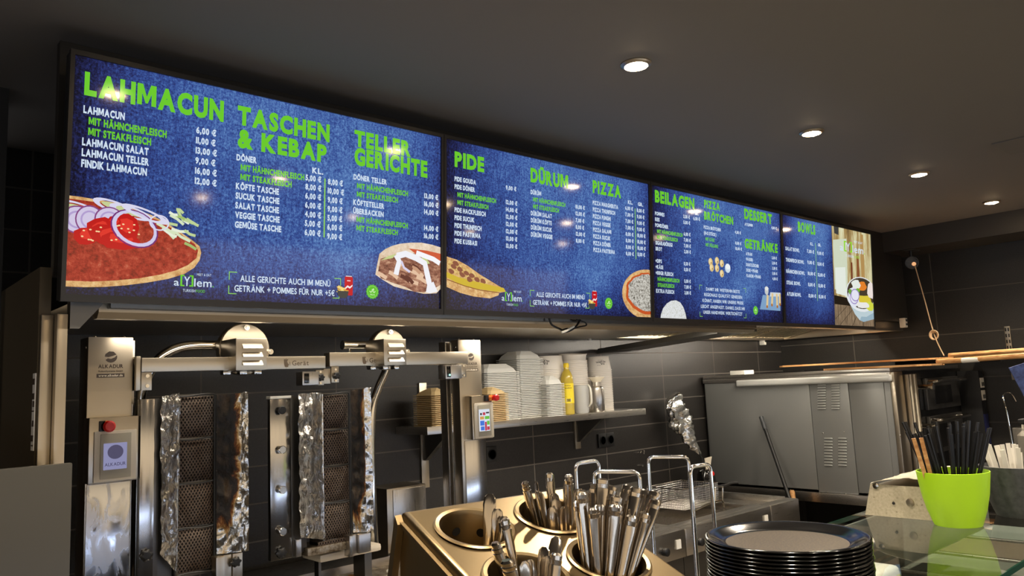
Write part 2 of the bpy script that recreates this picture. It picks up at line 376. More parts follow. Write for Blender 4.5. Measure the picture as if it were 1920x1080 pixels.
m = MB(); m.prism([(2.25, 1.868), (3.09, 1.802), (3.09, 1.785), (2.25, 1.84)], 3.49, 3.499, Matrix(((0, 0, 1, 0), (1, 0, 0, 0), (0, 1, 0, 0), (0, 0, 0, 1)))); part('flap_side', m, M_dsteel, t_)
a = onY(1435, 637, 3.08)
t_ = thing('fire_sensor', 'small white sensor clipped on the back wall under the filter hood', 'sensor', (a.x, 3.1, a.z))
m = MB(); m.box(a.x-.035, a.x-.005, 3.07, 3.114, a.z-.04, a.z+.02, .006); part('sensor_body', m, M_white, t_)
m = MB(); m.cyl((a.x-.02, 3.07, a.z-.005), (a.x-.02, 3.05, a.z-.012), .012); m.cyl((a.x-.006, 3.08, a.z-.01), (a.x+.1, 3.08, a.z-.008), .005); part('sensor_head', m, M_black, t_)
a = onY(1691, 605, 2.09)
t_ = thing('pull_switch', 'small pale switch box on the lower corner of the hood casing', 'switch', (a.x, 2.09, a.z))
m = MB(); m.box(a.x-.02, a.x+.02, 2.06, 2.099, a.z-.035, a.z+.03, .005); part('switch_box', m, M_cream, t_)
m = MB(); m.box(a.x-.012, a.x+.012, 2.056, 2.06, a.z-.02, a.z-.008); m.box(a.x-.012, a.x+.012, 2.056, 2.06, a.z+.006, a.z+.02); part('switch_rocker', m, M_black, t_)
t_ = tag(part('hood_casing', (lambda m: (m.box(.425, HX1+.02, 2.1, 2.13, 1.932, CEIL-.001), m)[1])(MB()), M_caseb), 'dark boxed casing of the exhaust hoods behind the menu screens', 'hood casing')

# ------------------------------------------------------------------ menu screens
SW, SH = 1.095, .584
SO = Vector((.41609, 1.990, .2456+CAMZ)); TLT = .060
SN = Vector((0, -math.cos(TLT), -math.sin(TLT))); SV = Vector((0, -math.sin(TLT), math.cos(TLT)))
def scr(u, v, d=0): return SO + Vector((u, 0, 0)) + SV*v + SN*d
def px2s(x, y):
    d = ray(x, y); s = ((SO-EYE).dot(SN))/d.dot(SN); P = EYE+d*s
    return (P-SO).x, (P-SO).dot(SV)
GLY = {}
def glyph(ch, bold):
    cu = bpy.data.curves.new('t', 'FONT'); cu.body = ch; cu.size = 1; cu.offset = bold; cu.resolution_u = 3; cu.fill_mode = 'FRONT'
    o = bpy.data.objects.new('t', cu); C.objects.link(o)
    dg = bpy.context.evaluated_depsgraph_get(); me = bpy.data.meshes.new_from_object(o.evaluated_get(dg))
    vs_ = [v.co.copy() for v in me.vertices]; fs_ = [tuple(p.vertices) for p in me.polygons]
    bpy.data.objects.remove(o); bpy.data.curves.remove(cu); bpy.data.meshes.remove(me)
    return vs_, fs_
CH = {}
def char(ch, bold):
    """one letter, its left side at x=0; heavy capitals M get upright legs so that their counters stay open"""
    k = (ch, bold)
    if k in CH: return CH[k]
    if ch == ' ': r = ([], [], .26)
    elif ch == 'M' and bold > .015:
        h = char('H', bold)[3]; s_ = .13+bold*1.6; w_ = .70+bold*3; c = w_/2
        P_ = [(0, 0), (0, h), (s_*1.15, h), (c, h*.42), (w_-s_*1.15, h), (w_, h), (w_, 0), (w_-s_, 0), (w_-s_, h*.56), (c+.05, h*.10), (c-.05, h*.10), (s_, h*.56), (s_, 0)]
        r = ([Vector((x, y, 0)) for x, y in P_], [tuple(range(len(P_)))], w_, h)
    else:
        vs_, fs_ = glyph(ch, bold); a = min(v.x for v in vs_); b_ = max(v.x for v in vs_)
        r = ([v-Vector((a, 0, 0)) for v in vs_], fs_, b_-a, max(v.y for v in vs_))
    CH[k] = r; return r
def glyphs(txt, bold=.02):
    k = (txt, bold)
    if k in GLY: return GLY[k]
    vs_, fs_, x = [], [], 0; gap = .075 if bold > .015 else .095
    for ch in txt:
        cv, cf, w_ = char(ch, bold)[:3]; o = len(vs_)
        vs_ += [v+Vector((x, 0, 0)) for v in cv]; fs_ += [tuple(i+o for i in f) for f in cf]; x += w_+gap
    GLY[k] = (vs_, fs_); return GLY[k]
capz = max(v.y for v in glyphs('H', .02)[0])
def natural(txt, bold): vs_ = glyphs(txt, bold)[0]; return max(v.x for v in vs_)-min(v.x for v in vs_)
def put_text(mb, txt, fr, x0, y0, h, wd=None, bold=.02, align='l'):
    """lay text on a frame fr(x,y)->point: left x0, baseline y0, cap height h, width wd (or natural)"""
    vs_, fs_ = glyphs(txt, bold); a = min(v.x for v in vs_); b_ = max(v.x for v in vs_)
    sy = h/capz; sx = sy if wd is None else wd/(b_-a)
    if align == 'c': x0 -= (b_-a)*sx/2
    if align == 'r': x0 -= (b_-a)*sx
    mb.mesh([fr(x0+(v.x-a)*sx, y0+v.y*sy) for v in vs_], fs_)

def E(name, rgb, s=1.0): return mat(name, (0, 0, 0), .12, spec=.35, emit=rgb, es=s)
E_green = E('screen_green', (104, 196, 44), 1.05); E_white = E('screen_white', (208, 224, 240)); E_pale = E('screen_pale_green', (140, 205, 90))
def display_mat(k):
    m = mat('chalkboard_display', (2, 2, 3), .07, spec=.5); n, l, b = nodes(m)
    t1 = tex(m, 'ShaderNodeTexNoise', 150, (1, 1, 1), 3, .85); t2 = tex(m, 'ShaderNodeTexNoise', 2.2, (1, 1, 1), 4, .6); t3 = tex(m, 'ShaderNodeTexNoise', 30, (3.2, 1, .45), 6, .75, rot=(0, .7, 0)); t3.inputs['Distortion'].default_value = 1.6
    # vignette of the chalkboard picture: darker frame, lighter towards the top right
    tc = n.new('ShaderNodeTexCoord'); s_ = n.new('ShaderNodeSeparateXYZ'); l.new(tc.outputs['UV'], s_.inputs[0])
    def mth(op, a, b_=None, c=None):
        q = n.new('ShaderNodeMath'); q.operation = op
        for i, v in enumerate((a, b_, c)):
            if v is None: continue
            if hasattr(v, 'links'): l.new(v, q.inputs[i])
            else: q.inputs[i].default_value = v
        return q.outputs[0]
    u, v = s_.outputs[0], s_.outputs[1]
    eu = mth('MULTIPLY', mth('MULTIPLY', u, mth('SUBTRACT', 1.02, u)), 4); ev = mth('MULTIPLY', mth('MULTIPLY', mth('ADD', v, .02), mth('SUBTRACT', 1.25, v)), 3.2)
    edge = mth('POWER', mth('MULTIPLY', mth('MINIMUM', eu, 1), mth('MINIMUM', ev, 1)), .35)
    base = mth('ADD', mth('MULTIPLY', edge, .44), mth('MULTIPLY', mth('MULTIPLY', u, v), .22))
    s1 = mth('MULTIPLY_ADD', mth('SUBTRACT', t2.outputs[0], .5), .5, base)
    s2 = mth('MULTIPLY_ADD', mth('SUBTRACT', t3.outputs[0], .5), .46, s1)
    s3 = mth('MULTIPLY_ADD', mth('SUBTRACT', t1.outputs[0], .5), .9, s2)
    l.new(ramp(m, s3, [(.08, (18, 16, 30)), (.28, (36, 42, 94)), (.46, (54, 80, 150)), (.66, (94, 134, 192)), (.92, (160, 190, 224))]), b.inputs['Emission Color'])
    b.inputs['Emission Strength'].default_value = 1.0
    return m
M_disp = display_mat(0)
SLAB = ['leftmost menu screen headed LAHMACUN with a round meat flatbread picture', 'second menu screen headed PIDE, DÜRUM and PIZZA', 'third menu screen headed BEILAGEN, DESSERT and GETRÄNKE', 'rightmost menu screen headed BOWLS with a salad bowl photo']
SCR = []; DSP = []
BZ = .0095
for k in range(4):
    t_ = thing('menu_screen', SLAB[k], 'menu screen', scr(k*SW, 0), 'row of menu screens'); SCR.append(t_)
    u0, u1 = k*SW+.001, (k+1)*SW-.001
    m = MB()
    def bar(ua, ub, va, vb, da, db):
        ps = [scr(u, v, d) for u in (ua, ub) for v in (va, vb) for d in (da, db)]
        m.mesh(ps, [(0, 1, 3, 2), (4, 6, 7, 5), (0, 4, 5, 1), (2, 3, 7, 6), (0, 2, 6, 4), (1, 5, 7, 3)])
    bar(u0, u1, -.008, BZ, -.012, .006); bar(u0, u1, SH-BZ, SH+.003, -.012, .006); bar(u0, u0+BZ, BZ, SH-BZ, -.012, .006); bar(u1-BZ, u1, BZ, SH-BZ, -.012, .006)
    part('bezel', m, M_frame, t_, flat=True)
    m = MB(); bar(u0+.002, u1-.002, -.004, SH, -.045, -.0125); part('back_housing', m, M_black, t_, flat=True)
    m = MB(); ue = u1-BZ if k < 3 else k*SW+.572
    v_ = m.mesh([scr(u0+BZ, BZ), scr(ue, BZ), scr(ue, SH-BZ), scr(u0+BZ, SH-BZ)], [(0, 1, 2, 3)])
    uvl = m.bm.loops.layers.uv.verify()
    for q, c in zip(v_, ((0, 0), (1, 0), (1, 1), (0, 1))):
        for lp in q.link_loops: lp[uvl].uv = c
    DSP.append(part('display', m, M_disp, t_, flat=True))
def fr(d): return lambda u, v: scr(u, v, d)
F1, F2 = fr(.0012), fr(.0018)
class Col:
    """one menu column: rows evenly spaced between the pixel of the first and the last baseline"""
    def __init__(s, first, last, n, h, ref=None, bold=.046):
        s.u, s.v0 = px2s(*first); u2, s.v1 = px2s(*last); s.n = n; s.bold = bold
        s.h = h; s.sx = None
        if ref:
            s.sx = (px2s(ref[1], ref[2])[0]-s.u)/natural(ref[0], bold)
    def row(s, i): return s.v0 + (s.v1-s.v0)*i/max(1, s.n-1)
    def put(s, mb, i, txt, du=0): put_text(mb, txt, F1, s.u+du, s.row(i), s.h, None if s.sx is None else natural(txt, s.bold)*s.sx, s.bold)
def cap(x, y, x2, y2): return px2s(x2, y2)[1]-px2s(x, y)[1]
def head(mb, txt, bl, top, right, bold=.055):
    u, v = px2s(*bl); h = px2s(*top)[1]-v; ur, vr = px2s(*right)
    put_text(mb, txt, F1, u, v, h, ur-u, bold)
def fill(k, heads, cols, lines=()):
    for h in heads:
        g = MB(); head(g, *h); part('heading_text', g, E_green, DSP[k], 'bright green heading', flat=True)
    for col, rows, kind in cols:
        for i, t in rows:
            m = MB(); gr = t.startswith('*')
            col.put(m, i, t[1:] if gr else t, .012 if gr else 0)
            part('price_text' if kind == 'p' else 'variant_text' if gr else 'dish_text', m, E_green if gr else E_white, DSP[k], flat=True)
    if lines:
        m = MB()
        for a, b_ in lines:
            (ua, va), (ub, vb) = px2s(*a), px2s(*b_); m.poly([F1(ua-.002, vb), F1(ua+.002, vb), F1(ua+.002, va), F1(ua-.002, va)])
        part('price_divider', m, E_pale, DSP[k], flat=True)
en = lambda *r: list(enumerate(r))
eu = lambda s, i0=0: [(i0+i, t+' €') for i, t in enumerate(s.split()) if t != '-']
# screen 1
fill(0, [('LAHMACUN', (157.5, 175), (160, 136), (419, 226)), ('TASCHEN', (445, 231), (446, 199), (617.5, 265)), ('& KEBAP', (445, 274), (446, 242), (612, 301)), ('TELLER', (664, 272), (664, 244.5), (770, 291)), ('GERICHTE', (664, 307), (664, 277), (801, 331))],
     [(Col((156, 211), (151, 312), 6, .0172, ('FINDIK LAHMACUN', 275, 329)), en('LAHMACUN', '*MIT HÄHNCHENFLEISCH', '*MIT STEAKFLEISCH', 'LAHMACUN SALAT', 'LAHMACUN TELLER', 'FINDIK LAHMACUN'), 'd'),
      (Col((367.5, 249), (365, 344), 6, .0155, ('6,00 €', 405, 254)), eu('6,00 11,00 13,00 9,00 16,00 12,00'), 'p'),
      (Col((443, 300), (439, 426), 8, .0160, ('GEMÜSE TASCHE', 527, 435)), en('DÖNER', '*MIT HÄHNCHENFLEISCH', '*MIT STEAKFLEISCH', 'KÖFTE TASCHE', 'SUCUK TASCHE', 'SALAT TASCHE', 'VEGGIE TASCHE', 'GEMÜSE TASCHE'), 'd'),
      (Col((572.5, 337.5), (569.5, 440), 7, .0155, ('5,00 €', 602, 342)), eu('5,00 8,00 6,00 6,00 4,00 5,00 6,00'), 'p'),
      (Col((614.5, 345), (612, 447), 7, .0155, ('8,00 €', 642.5, 348)), eu('8,00 10,00 9,00 9,00 5,00 6,00 9,00'), 'p'),
      (Col((585, 324), (585, 324), 1, .0155), [(0, 'KL.')], 'p'),
      (Col((662.5, 336), (660, 431), 7, .0152, ('DÖNER TELLER', 725, 344)), en('DÖNER TELLER', '*MIT HÄHNCHENFLEISCH', '*MIT STEAKFLEISCH', 'KÖFTETELLER', 'ÜBERBACKEN', '*MIT HÄHNCHENFLEISCH', '*MIT STEAKFLEISCH'), 'd'),
      (Col((795, 371), (794, 446), 6, .0150, ('13,00 €', 821, 375)), eu('13,00 16,00 14,00 - 14,00 16,00'), 'p')],
     [((609, 335), (605.5, 445))])
# screen 2
fill(1, [('PIDE', (852, 310.7), (853, 285), (907.5, 321)), ('DÜRUM', (994.6, 339.5), (995, 315.5), (1065, 351.6)), ('PIZZA', (1111, 360), (1111, 338.5), (1164, 369.5))],
     [(Col((852, 339), (851, 455.5), 9, .0148, ('PIDE GOUDA', 892, 345)), en('PIDE GOUDA', 'PIDE DÖNER', '*MIT HÄHNCHENFLEISCH', '*MIT STEAKFLEISCH', 'PIDE HACKFLEISCH', 'PIDE SUCUK', 'PIDE THUNFISCH', 'PIDE PASTIRMA', 'PIDE KUSBASI'), 'd'),
      (Col((948, 355), (947.5, 464), 9, .0140, ('9,00 €', 967.7, 358)), eu('9,00 - 12,00 14,00 12,00 12,00 12,00 13,00 13,00'), 'p'),
      (Col((994.6, 363.6), (994.6, 443), 7, .0150, ('DÜRÜM VEGGIE', 1035.5, 449)), en('DÜRÜM', '*MIT HÄHNCHENFLEISCH', '*MIT STEAKFLEISCH', 'DÜRÜM SALAT', 'DÜRÜM KÖFTE', 'DÜRÜM SUCUK', 'DÜRÜM VEGGIE'), 'd'),
      (Col((1078.8, 390.5), (1078, 454), 6, .0140, ('10,00 €', 1096, 392)), eu('10,00 12,00 7,00 11,00 12,00 8,00'), 'p'),
      (Col((1111, 383.3), (1111, 471.4), 8, .0150, ('PIZZA MARGHERITA', 1158.4, 391)), en('PIZZA MARGHERITA', 'PIZZA THUNFISCH', 'PIZZA FUNGHI', 'PIZZA VEGGIE', 'PIZZA SALAMI', 'PIZZA SUCUK', 'PIZZA DÖNER', 'PIZZA PASTIRMA'), 'd'),
      (Col((1172, 392.7), (1172, 478), 8, .0140, ('6,00 €', 1186.4, 395)), eu('6,00 7,00 7,00 7,00 8,00 8,00 8,00 8,00'), 'p'),
      (Col((1193.7, 397), (1193.7, 479.5), 8, .0140, ('8,00 €', 1207.7, 399)), eu('8,00 9,00 9,00 9,00 10,00 10,00 10,00 11,00'), 'p'),
      (Col((1177, 381.8), (1177, 381.8), 1, .0140), [(0, 'KL.')], 'p'), (Col((1195.8, 385.5), (1195.8, 385.5), 1, .0140), [(0, 'GR.')], 'p')],
     [((1190.4, 391), (1190, 485.6))])
# screen 3
fill(2, [('BEILAGEN', (1227.8, 377.5), (1227.8, 357), (1301.7, 389.7)), ('PIZZA', (1320, 388.5), (1320, 375), (1349.5, 393.6)), ('BRÖTCHEN', (1320, 410.5), (1320, 396.5), (1374.4, 419)), ('DESSERT', (1395.3, 409), (1395.3, 391.4), (1447.2, 417.8)), ('GETRÄNKE', (1396, 463.9), (1396, 447.8), (1457.8, 472.6))],
     [(Col((1227.8, 403), (1227.8, 469), 7, .0150, ('POMMES', 1245.3, 405)), en('POMMES', 'REIS', 'POMDÖNER', '*MIT HÄHNCHENFLEISCH', '*MIT STEAKFLEISCH', 'SIGARABÖREGI', 'BROT'), 'd'),
      (Col((1280.9, 408.3), (1281, 474), 7, .0140, ('3,50 €', 1293, 410)), eu('3,50 5,00 - 6,00 7,00 7,00 2,00'), 'p'),
      (Col((1299.8, 412), (1299.8, 412), 1, .0140, ('6,00 €', 1312, 413)), eu('6,00'), 'p'), (Col((1302.4, 402.4), (1302.4, 402.4), 1, .0120), [(0, 'GR.')], 'p'),
      (Col((1228.8, 492), (1229, 548.3), 6, .0150, ('+100GR FLEISCH', 1262, 517)), en('+DIPS', '+KÄSE', '+100GR FLEISCH', '*HÄHNCHENFLEISCH', '*STEAKFLEISCH', 'EXTRA FLEISCH'), 'd'),
      (Col((1282, 497), (1282, 551.5), 6, .0140, ('0,50 €', 1294, 498)), eu('0,50 0,50 - 5,00 7,00 3,00'), 'p'),
      (Col((1319.2, 428.3), (1319.4, 461), 4, .0140, ('PIZZA BRÖTCHEN', 1351, 433)), en('PIZZA BRÖTCHEN', '(10-12 STÜCK)', '*MIT KÄSE', '*MIT FÜLLUNG'), 'd'),
      (Col((1377.7, 437.5), (1378, 468), 4, .0130, ('4,80 €', 1389, 439)), eu('4,80 - 8,00 10,00'), 'p'),
      (Col((1396, 422.5), (1396, 422.5), 1, .0130, ('AYLEMIM', 1411, 424)), en('AYLEMIM'), 'd'), (Col((1446, 429), (1446, 429), 1, .0130, ('4,00 €', 1456, 430)), eu('4,00'), 'p'),
      (Col((1398.2, 478), (1398.2, 519), 5, .0140, ('DURSTLÖSCHER', 1422.6, 503)), en('AYRAN', 'WASSER', 'DURSTLÖSCHER', 'DOSE + PFAND', 'FLASCHE + PFAND'), 'd'),
      (Col((1446.8, 485.4), (1446.8, 524.5), 5, .0130, ('2,00 €', 1456.3, 487)), eu('2,00 2,50 2,50 3,00 4,00'), 'p')])
# screen 4
fill(3, [('BOWLS', (1496, 433), (1496, 416), (1528.6, 438.5))],
     [(Col((1472.5, 468.6), (1474, 553.8), 5, .0180, ('SALAT BOWL', 1498.5, 471)), en('SALAT BOWL', 'THUNFISCH BOWL', 'HÄHNCHEN BOWL', 'STEAK BOWL', 'AYLEN BOWL'), 'd'),
      (Col((1513, 473.4), (1514.5, 557), 5, .0170, ('7,00 €', 1526, 475)), eu('7,00 9,00 10,00 11,00 13,00'), 'p'),
      (Col((1532, 476.8), (1533, 558.5), 5, .0170, ('9,00 €', 1544, 478)), eu('9,00 11,00 12,00 13,00 15,00'), 'p'),
      (Col((1519, 459.4), (1519, 459.4), 1, .0150), [(0, 'KL.')], 'p'), (Col((1533.4, 461.4), (1533.4, 461.4), 1, .0150), [(0, 'GR.')], 'p')],
     [((1528.6, 455.8), (1530.3, 564))])
# offers, corner brackets
def offer(k, rows, br, name):
    m = MB()
    for t, bl, right, h in rows:
        u, v = px2s(*bl); ur, _ = px2s(*right); put_text(m, t, F1, u, v, h, ur-u, .02)
    part(name, m, E_white, DSP[k], 'white notice text', flat=True)
    cs = [px2s(*q) for q in br]; L = .022; w_ = .0022
    for (u, v), (sx, sy) in zip(cs, ((1, -1), (1, 1), (-1, -1), (-1, 1))):
        m = MB(); m.poly([F1(u+sx*a, v+sy*b_) for a, b_ in ((0, 0), (L, 0), (L, w_), (w_, w_), (w_, L), (0, L))]); part('corner_bracket', m, E_pale, DSP[k], flat=True)
offer(0, [('ALLE GERICHTE AUCH IM MENÜ', (450, 527.5), (619, 535), .0165), ('GETRÄNK + POMMES FÜR NUR +5€', (439, 546), (627, 554), .0165)], ((429, 509), (427.5, 551), (639, 522), (636, 560)), 'offer_text')
offer(1, [('ALLE GERICHTE AUCH IM MENÜ', (1005, 556), (1095.7, 560), .0165), ('GETRÄNK + POMMES FÜR NUR +5€', (999, 571), (1100, 573), .0165)], ((993.3, 543.6), (993.3, 574.2), (1106, 549.5), (1104.4, 578.6)), 'offer_text')
offer(2, [('DAMIT IHR WEITERHIN BESTE', (1323.6, 544.6), (1386.5, 548), .0145), ('REGIONALE QUALITÄT GENIESSEN', (1320, 555), (1391, 559), .0145), ('KÖNNT, HABEN WIR UNSERE PREISE', (1317, 566), (1393.5, 569.5), .0145), ('LEICHT ANGEPASST. DANKE, DASS IHR', (1314, 577), (1396.5, 581), .0145), ('UNSER HANDWERK WERTSCHÄTZT', (1318.5, 588), (1391.5, 591), .0145)], ((1311, 534), (1312, 593.6), (1397.8, 540.5), (1399, 596.5)), 'notice_text')

# pictures shown on the screens
E_pic = {}
def ec(rgb, s=1.0):
    if rgb not in E_pic: E_pic[rgb] = E('picture_%02x%02x%02x' % rgb, rgb, s)
    return E_pic[rgb]
class Pic:
    def __init__(s): s.m = MB(); s.mats = []; s.d = .0010
    def col(s, rgb):
        mt = ec(rgb) if isinstance(rgb, tuple) else rgb
        if mt not in s.mats: s.mats.append(mt)
        s.m.mi = s.mats.index(mt); s.d += .00003
    def poly(s, rgb, px):
        s.col(rgb); s.m.poly([scr(*px2s(x, y), s.d) for x, y in px])
    def ell(s, rgb, c, ru, rv, n=24, clip=None, jag=0, rot=0, seed=1):
        s.col(rgb); cu, cv = px2s(*c); R_ = random.Random(seed); pts = []
        for i in range(n):
            a = 2*PI*i/n; q = 1+R_.uniform(-jag, jag); x = ru*q*math.cos(a); y = rv*q*math.sin(a)
            u = cu+x*math.cos(rot)-y*math.sin(rot); v = cv+x*math.sin(rot)+y*math.cos(rot)
            if clip: u = min(max(u, clip[0]), clip[1]); v = min(max(v, clip[2]), clip[3])
            pts.append(scr(u, v, s.d))
        s.m.poly(pts)
    def ring(s, rgb, c, ru, rv, w_, clip=None, rot=0, n=24):
        s.col(rgb); cu, cv = px2s(*c); a_ = []; b_ = []
        for i in range(n):
            a = 2*PI*i/n
            for lst, f in ((a_, 1), (b_, 1-w_)):
                x = ru*f*math.cos(a); y = rv*f*math.sin(a); u = cu+x*math.cos(rot)-y*math.sin(rot); v = cv+x*math.sin(rot)+y*math.cos(rot)
                if clip: u = min(max(u, clip[0]), clip[1])
                lst.append(scr(u, v, s.d))
        s.m.mesh(a_+b_, [(i, (i+1) % n, n+(i+1) % n, n+i) for i in range(n)])
    def strip(s, rgb, px, w_):
        s.col(rgb); pts = [px2s(*p) for p in px]; L_ = []; R_ = []
        for i, (u, v) in enumerate(pts):
            a = pts[max(i-1, 0)]; b_ = pts[min(i+1, len(pts)-1)]; dx, dy = b_[0]-a[0], b_[1]-a[1]; q = math.hypot(dx, dy) or 1
            L_.append(scr(u-dy/q*w_, v+dx/q*w_, s.d)); R_.append(scr(u+dy/q*w_, v-dx/q*w_, s.d))
        n = len(pts); s.m.mesh(L_+R_, [(i, i+1, n+i+1, n+i) for i in range(n-1)])
    def done(s, name, k, label): return part(name, s.m, s.mats, DSP[k], label, flat=True)
def noisy(name, stops, scale, sx=(1, 1, 1)):
    m = mat(name, (0, 0, 0), .12, spec=.35); n, l, b = nodes(m); t = tex(m, 'ShaderNodeTexNoise', scale, sx, 5, .75)
    l.new(ramp(m, t.outputs[0], stops), b.inputs['Emission Color']); b.inputs['Emission Strength'].default_value = 1; return m
EM_meat = noisy('picture_mince', [(.3, (96, 34, 20)), (.5, (164, 52, 36)), (.62, (182, 74, 52)), (.75, (206, 120, 92))], 70)
EM_crust = noisy('picture_crust', [(.3, (176, 118, 66)), (.55, (222, 180, 120)), (.75, (240, 214, 164))], 60)
EM_pita = noisy('picture_pita', [(.3, (206, 176, 140)), (.6, (240, 222, 200)), (.8, (250, 240, 226))], 30)
EM_kebab = noisy('picture_kebab', [(.3, (78, 38, 30)), (.5, (150, 98, 78)), (.7, (206, 162, 132))], 45, (1, 1, 2))
EM_cheese = noisy('picture_grated_cheese', [(.38, (70, 62, 50)), (.5, (186, 182, 172)), (.7, (232, 230, 222))], 120)
EM_rice = noisy('picture_rice', [(.3, (150, 150, 110)), (.45, (214, 216, 214)), (.7, (234, 236, 242))], 150)
EM_pidetop = noisy('picture_pide_cheese', [(.35, (178, 128, 66)), (.55, (226, 192, 122)), (.75, (240, 220, 160))], 90)
EM_wood = noisy('picture_boards', [(.3, (74, 60, 46)), (.6, (146, 124, 98)), (.8, (196, 180, 150))], 12, (6, 1, 1))
EM_cafe = noisy('picture_cafe_blur', [(.28, (70, 48, 30)), (.45, (166, 138, 86)), (.58, (214, 208, 164)), (.75, (226, 232, 206))], 5, (2.4, 1, .35))
U0 = lambda k: (k*SW+BZ+.001, (k+1)*SW-BZ-.001, BZ+.001, SH-BZ-.001)
# lahmacun
p = Pic(); cl = U0(0); R_ = random.Random(5)
edge = [(125, 366), (150, 369), (180, 374), (215, 380), (250, 390), (285, 404), (315, 420), (342, 438), (362, 452), (374, 462), (377, 474), (374, 488), (364, 502), (345, 514), (315, 523), (275, 530), (235, 535), (195, 538), (155, 538.5), (119.5, 537)]
p.poly(EM_crust, edge)
ins = [(125, 372), (150, 375), (200, 382), (250, 394), (300, 415), (340, 440), (365, 458), (371, 470), (368, 484), (352, 497), (330, 507), (300, 515), (260, 522), (215, 526), (170, 528), (120, 526)]
p.poly(EM_meat, ins)
for i in range(16):
    x = 335+R_.uniform(-30, 25); y = 430+R_.uniform(-35, 25)+(x-335)*.45; dx = R_.uniform(6, 20); dy = R_.uniform(2, 12)
    p.strip(R_.choice(((212, 226, 190), (188, 208, 150), (228, 236, 216), (160, 186, 110))), [(x-dx, y-dy), (x, y+R_.uniform(-4, 4)), (x+dx, y+dy)], .0035)
for c, ru in (((150, 392), .05), ((215, 388), .05), ((245, 398), .05)):
    p.ring((214, 212, 236), c, ru, .014, .3, cl, -.25); p.ell((196, 206, 150), c, ru*.6, .007, clip=cl, rot=-.25)
for c, ru, rv in (((146, 412), .036, .032), ((168, 412), .03, .033), ((205, 412), .032, .03)):
    p.ell((208, 198, 226), c, ru, rv, clip=cl); p.ring((132, 70, 130), c, ru*1.04, rv*1.04, .1, cl); p.ring((176, 156, 206), c, ru*.66, rv*.66, .2, cl)
for c, ru, rv, s_ in (((190, 428), .034, .026, 1), ((160, 442), .024, .023, 2), ((205, 442), .05, .028, 3), ((225, 450), .05, .022, 4), ((235, 425), .03, .03, 5), ((212, 416), .016, .015, 6)):
    p.ell((190, 24, 22), c, ru, rv, 9, cl, .16, seed=s_); p.ell((222, 52, 40), (c[0]+2, c[1]-2), ru*.6, rv*.55, 8, cl, .2, seed=s_+9)
for i in range(22):
    c = (R_.uniform(150, 262), R_.uniform(418, 452)); p.ell((246, 214, 160), c, .003, .002, 6)
p.ring((206, 200, 232), (253, 428), .055, .042, .18, cl, -.45); p.ring((112, 44, 116), (252, 429), .057, .044, .06, cl, -.45)
p.ring((216, 214, 236), (272, 402), .058, .013, .35, cl, -.3); p.ring((216, 214, 236), (298, 418), .024, .02, .16, cl)
p.done('lahmacun_picture', 0, 'round red mince flatbread topped with tomato and onion rings')
# doner in bread
p = Pic(); pita = [(711, 476), (722, 467), (735, 461), (750, 457), (770, 455), (790, 455), (810, 459), (826, 464), (826, 541), (818, 550), (794, 551), (778, 547), (760, 543), (738, 537), (718, 525), (703.5, 515), (706, 500)]
p.poly(EM_pita, pita)
p.poly(EM_kebab, [(713, 485), (740, 478), (790, 474), (826, 478), (826, 534), (812, 542), (794, 548), (776, 547), (760, 538), (735, 530), (714, 522), (708, 512)])
for q in ([(714, 488), (728, 480), (742, 476), (736, 484)], [(790, 482), (800, 486), (806, 494), (796, 496)]): p.poly((196, 208, 140), q)
for q in ([(766, 466), (800, 470), (826, 476), (826, 492), (806, 488), (784, 480)], [(775, 484), (790, 472), (786, 490)]): p.poly((206, 92, 58), q)
for i in range(14):
    x = R_.uniform(715, 790); y = R_.uniform(495, 535); p.strip(R_.choice(((196, 150, 120), (122, 74, 58), (226, 190, 160), (96, 50, 40))), [(x-8, y-5), (x, y-1), (x+R_.uniform(6, 14), y+R_.uniform(3, 9))], .006)
p.strip((240, 240, 246), [(742, 478), (748, 490), (744, 505), (742, 515)], .009); p.strip((240, 240, 246), [(744, 480), (760, 476), (780, 484), (796, 494), (800, 512), (804, 530), (808, 545)], .010)
p.strip((246, 246, 250), [(780, 474), (796, 480), (812, 486), (824, 494)], .008); p.strip((214, 208, 232), [(752, 490), (757, 502), (768, 510)], .004); p.poly((238, 238, 244), [(800, 536), (812, 528), (820, 547), (806, 550), (798, 548)])
p.done('doner_bread_picture', 0, 'doner meat in flatbread with white sauce')
def menu_mark(k, c, r):
    p = Pic(); n_ = 30; cu, cv = px2s(*c); p.col((92, 190, 40)); p.m.poly([scr(cu+r*(1 if i % 2 else .9)*math.cos(2*PI*i/n_), cv+r*(1 if i % 2 else .9)*math.sin(2*PI*i/n_), p.d) for i in range(n_)])
    p.ring((176, 226, 130), c, r*.78, r*.78, .05); p.col((214, 244, 190))
    put_text(p.m, 'HALAL', lambda x, y: scr(x, y, .0016), cu, cv-r*.5, r*.24, r*.75, .01, 'l') if False else put_text(p.m, 'HALAL', lambda x, y: scr(x, y, .0016), cu-r*.38, cv-r*.5, r*.24, r*.76, .01)
    for a in ([(-.45, .1), (-.3, -.1), (-.1, 0), (-.05, .35)], [(.05, .35), (.1, -.05), (.3, -.1), (.42, .1)], [(.12, .45), (.2, .2)]):
        P_ = [(cu+x*r, cv+y*r) for x, y in a]; vs_ = []
        for x, y in P_: vs_.append((x, y))
        for (xa, ya), (xb, yb) in zip(vs_, vs_[1:]):
            dx, dy = xb-xa, yb-ya; q = math.hypot(dx, dy); ox, oy = -dy/q*r*.05, dx/q*r*.05
            p.m.poly([scr(xa+ox, ya+oy, .0016), scr(xb+ox, yb+oy, .0016), scr(xb-ox, yb-oy, .0016), scr(xa-ox, ya-oy, .0016)])
    p.done('halal_badge', k, 'round green badge')
menu_mark(0, (698, 547), .0225); menu_mark(1, (1141, 568.8), .0235); menu_mark(2, (1416.5, 582), .0225)
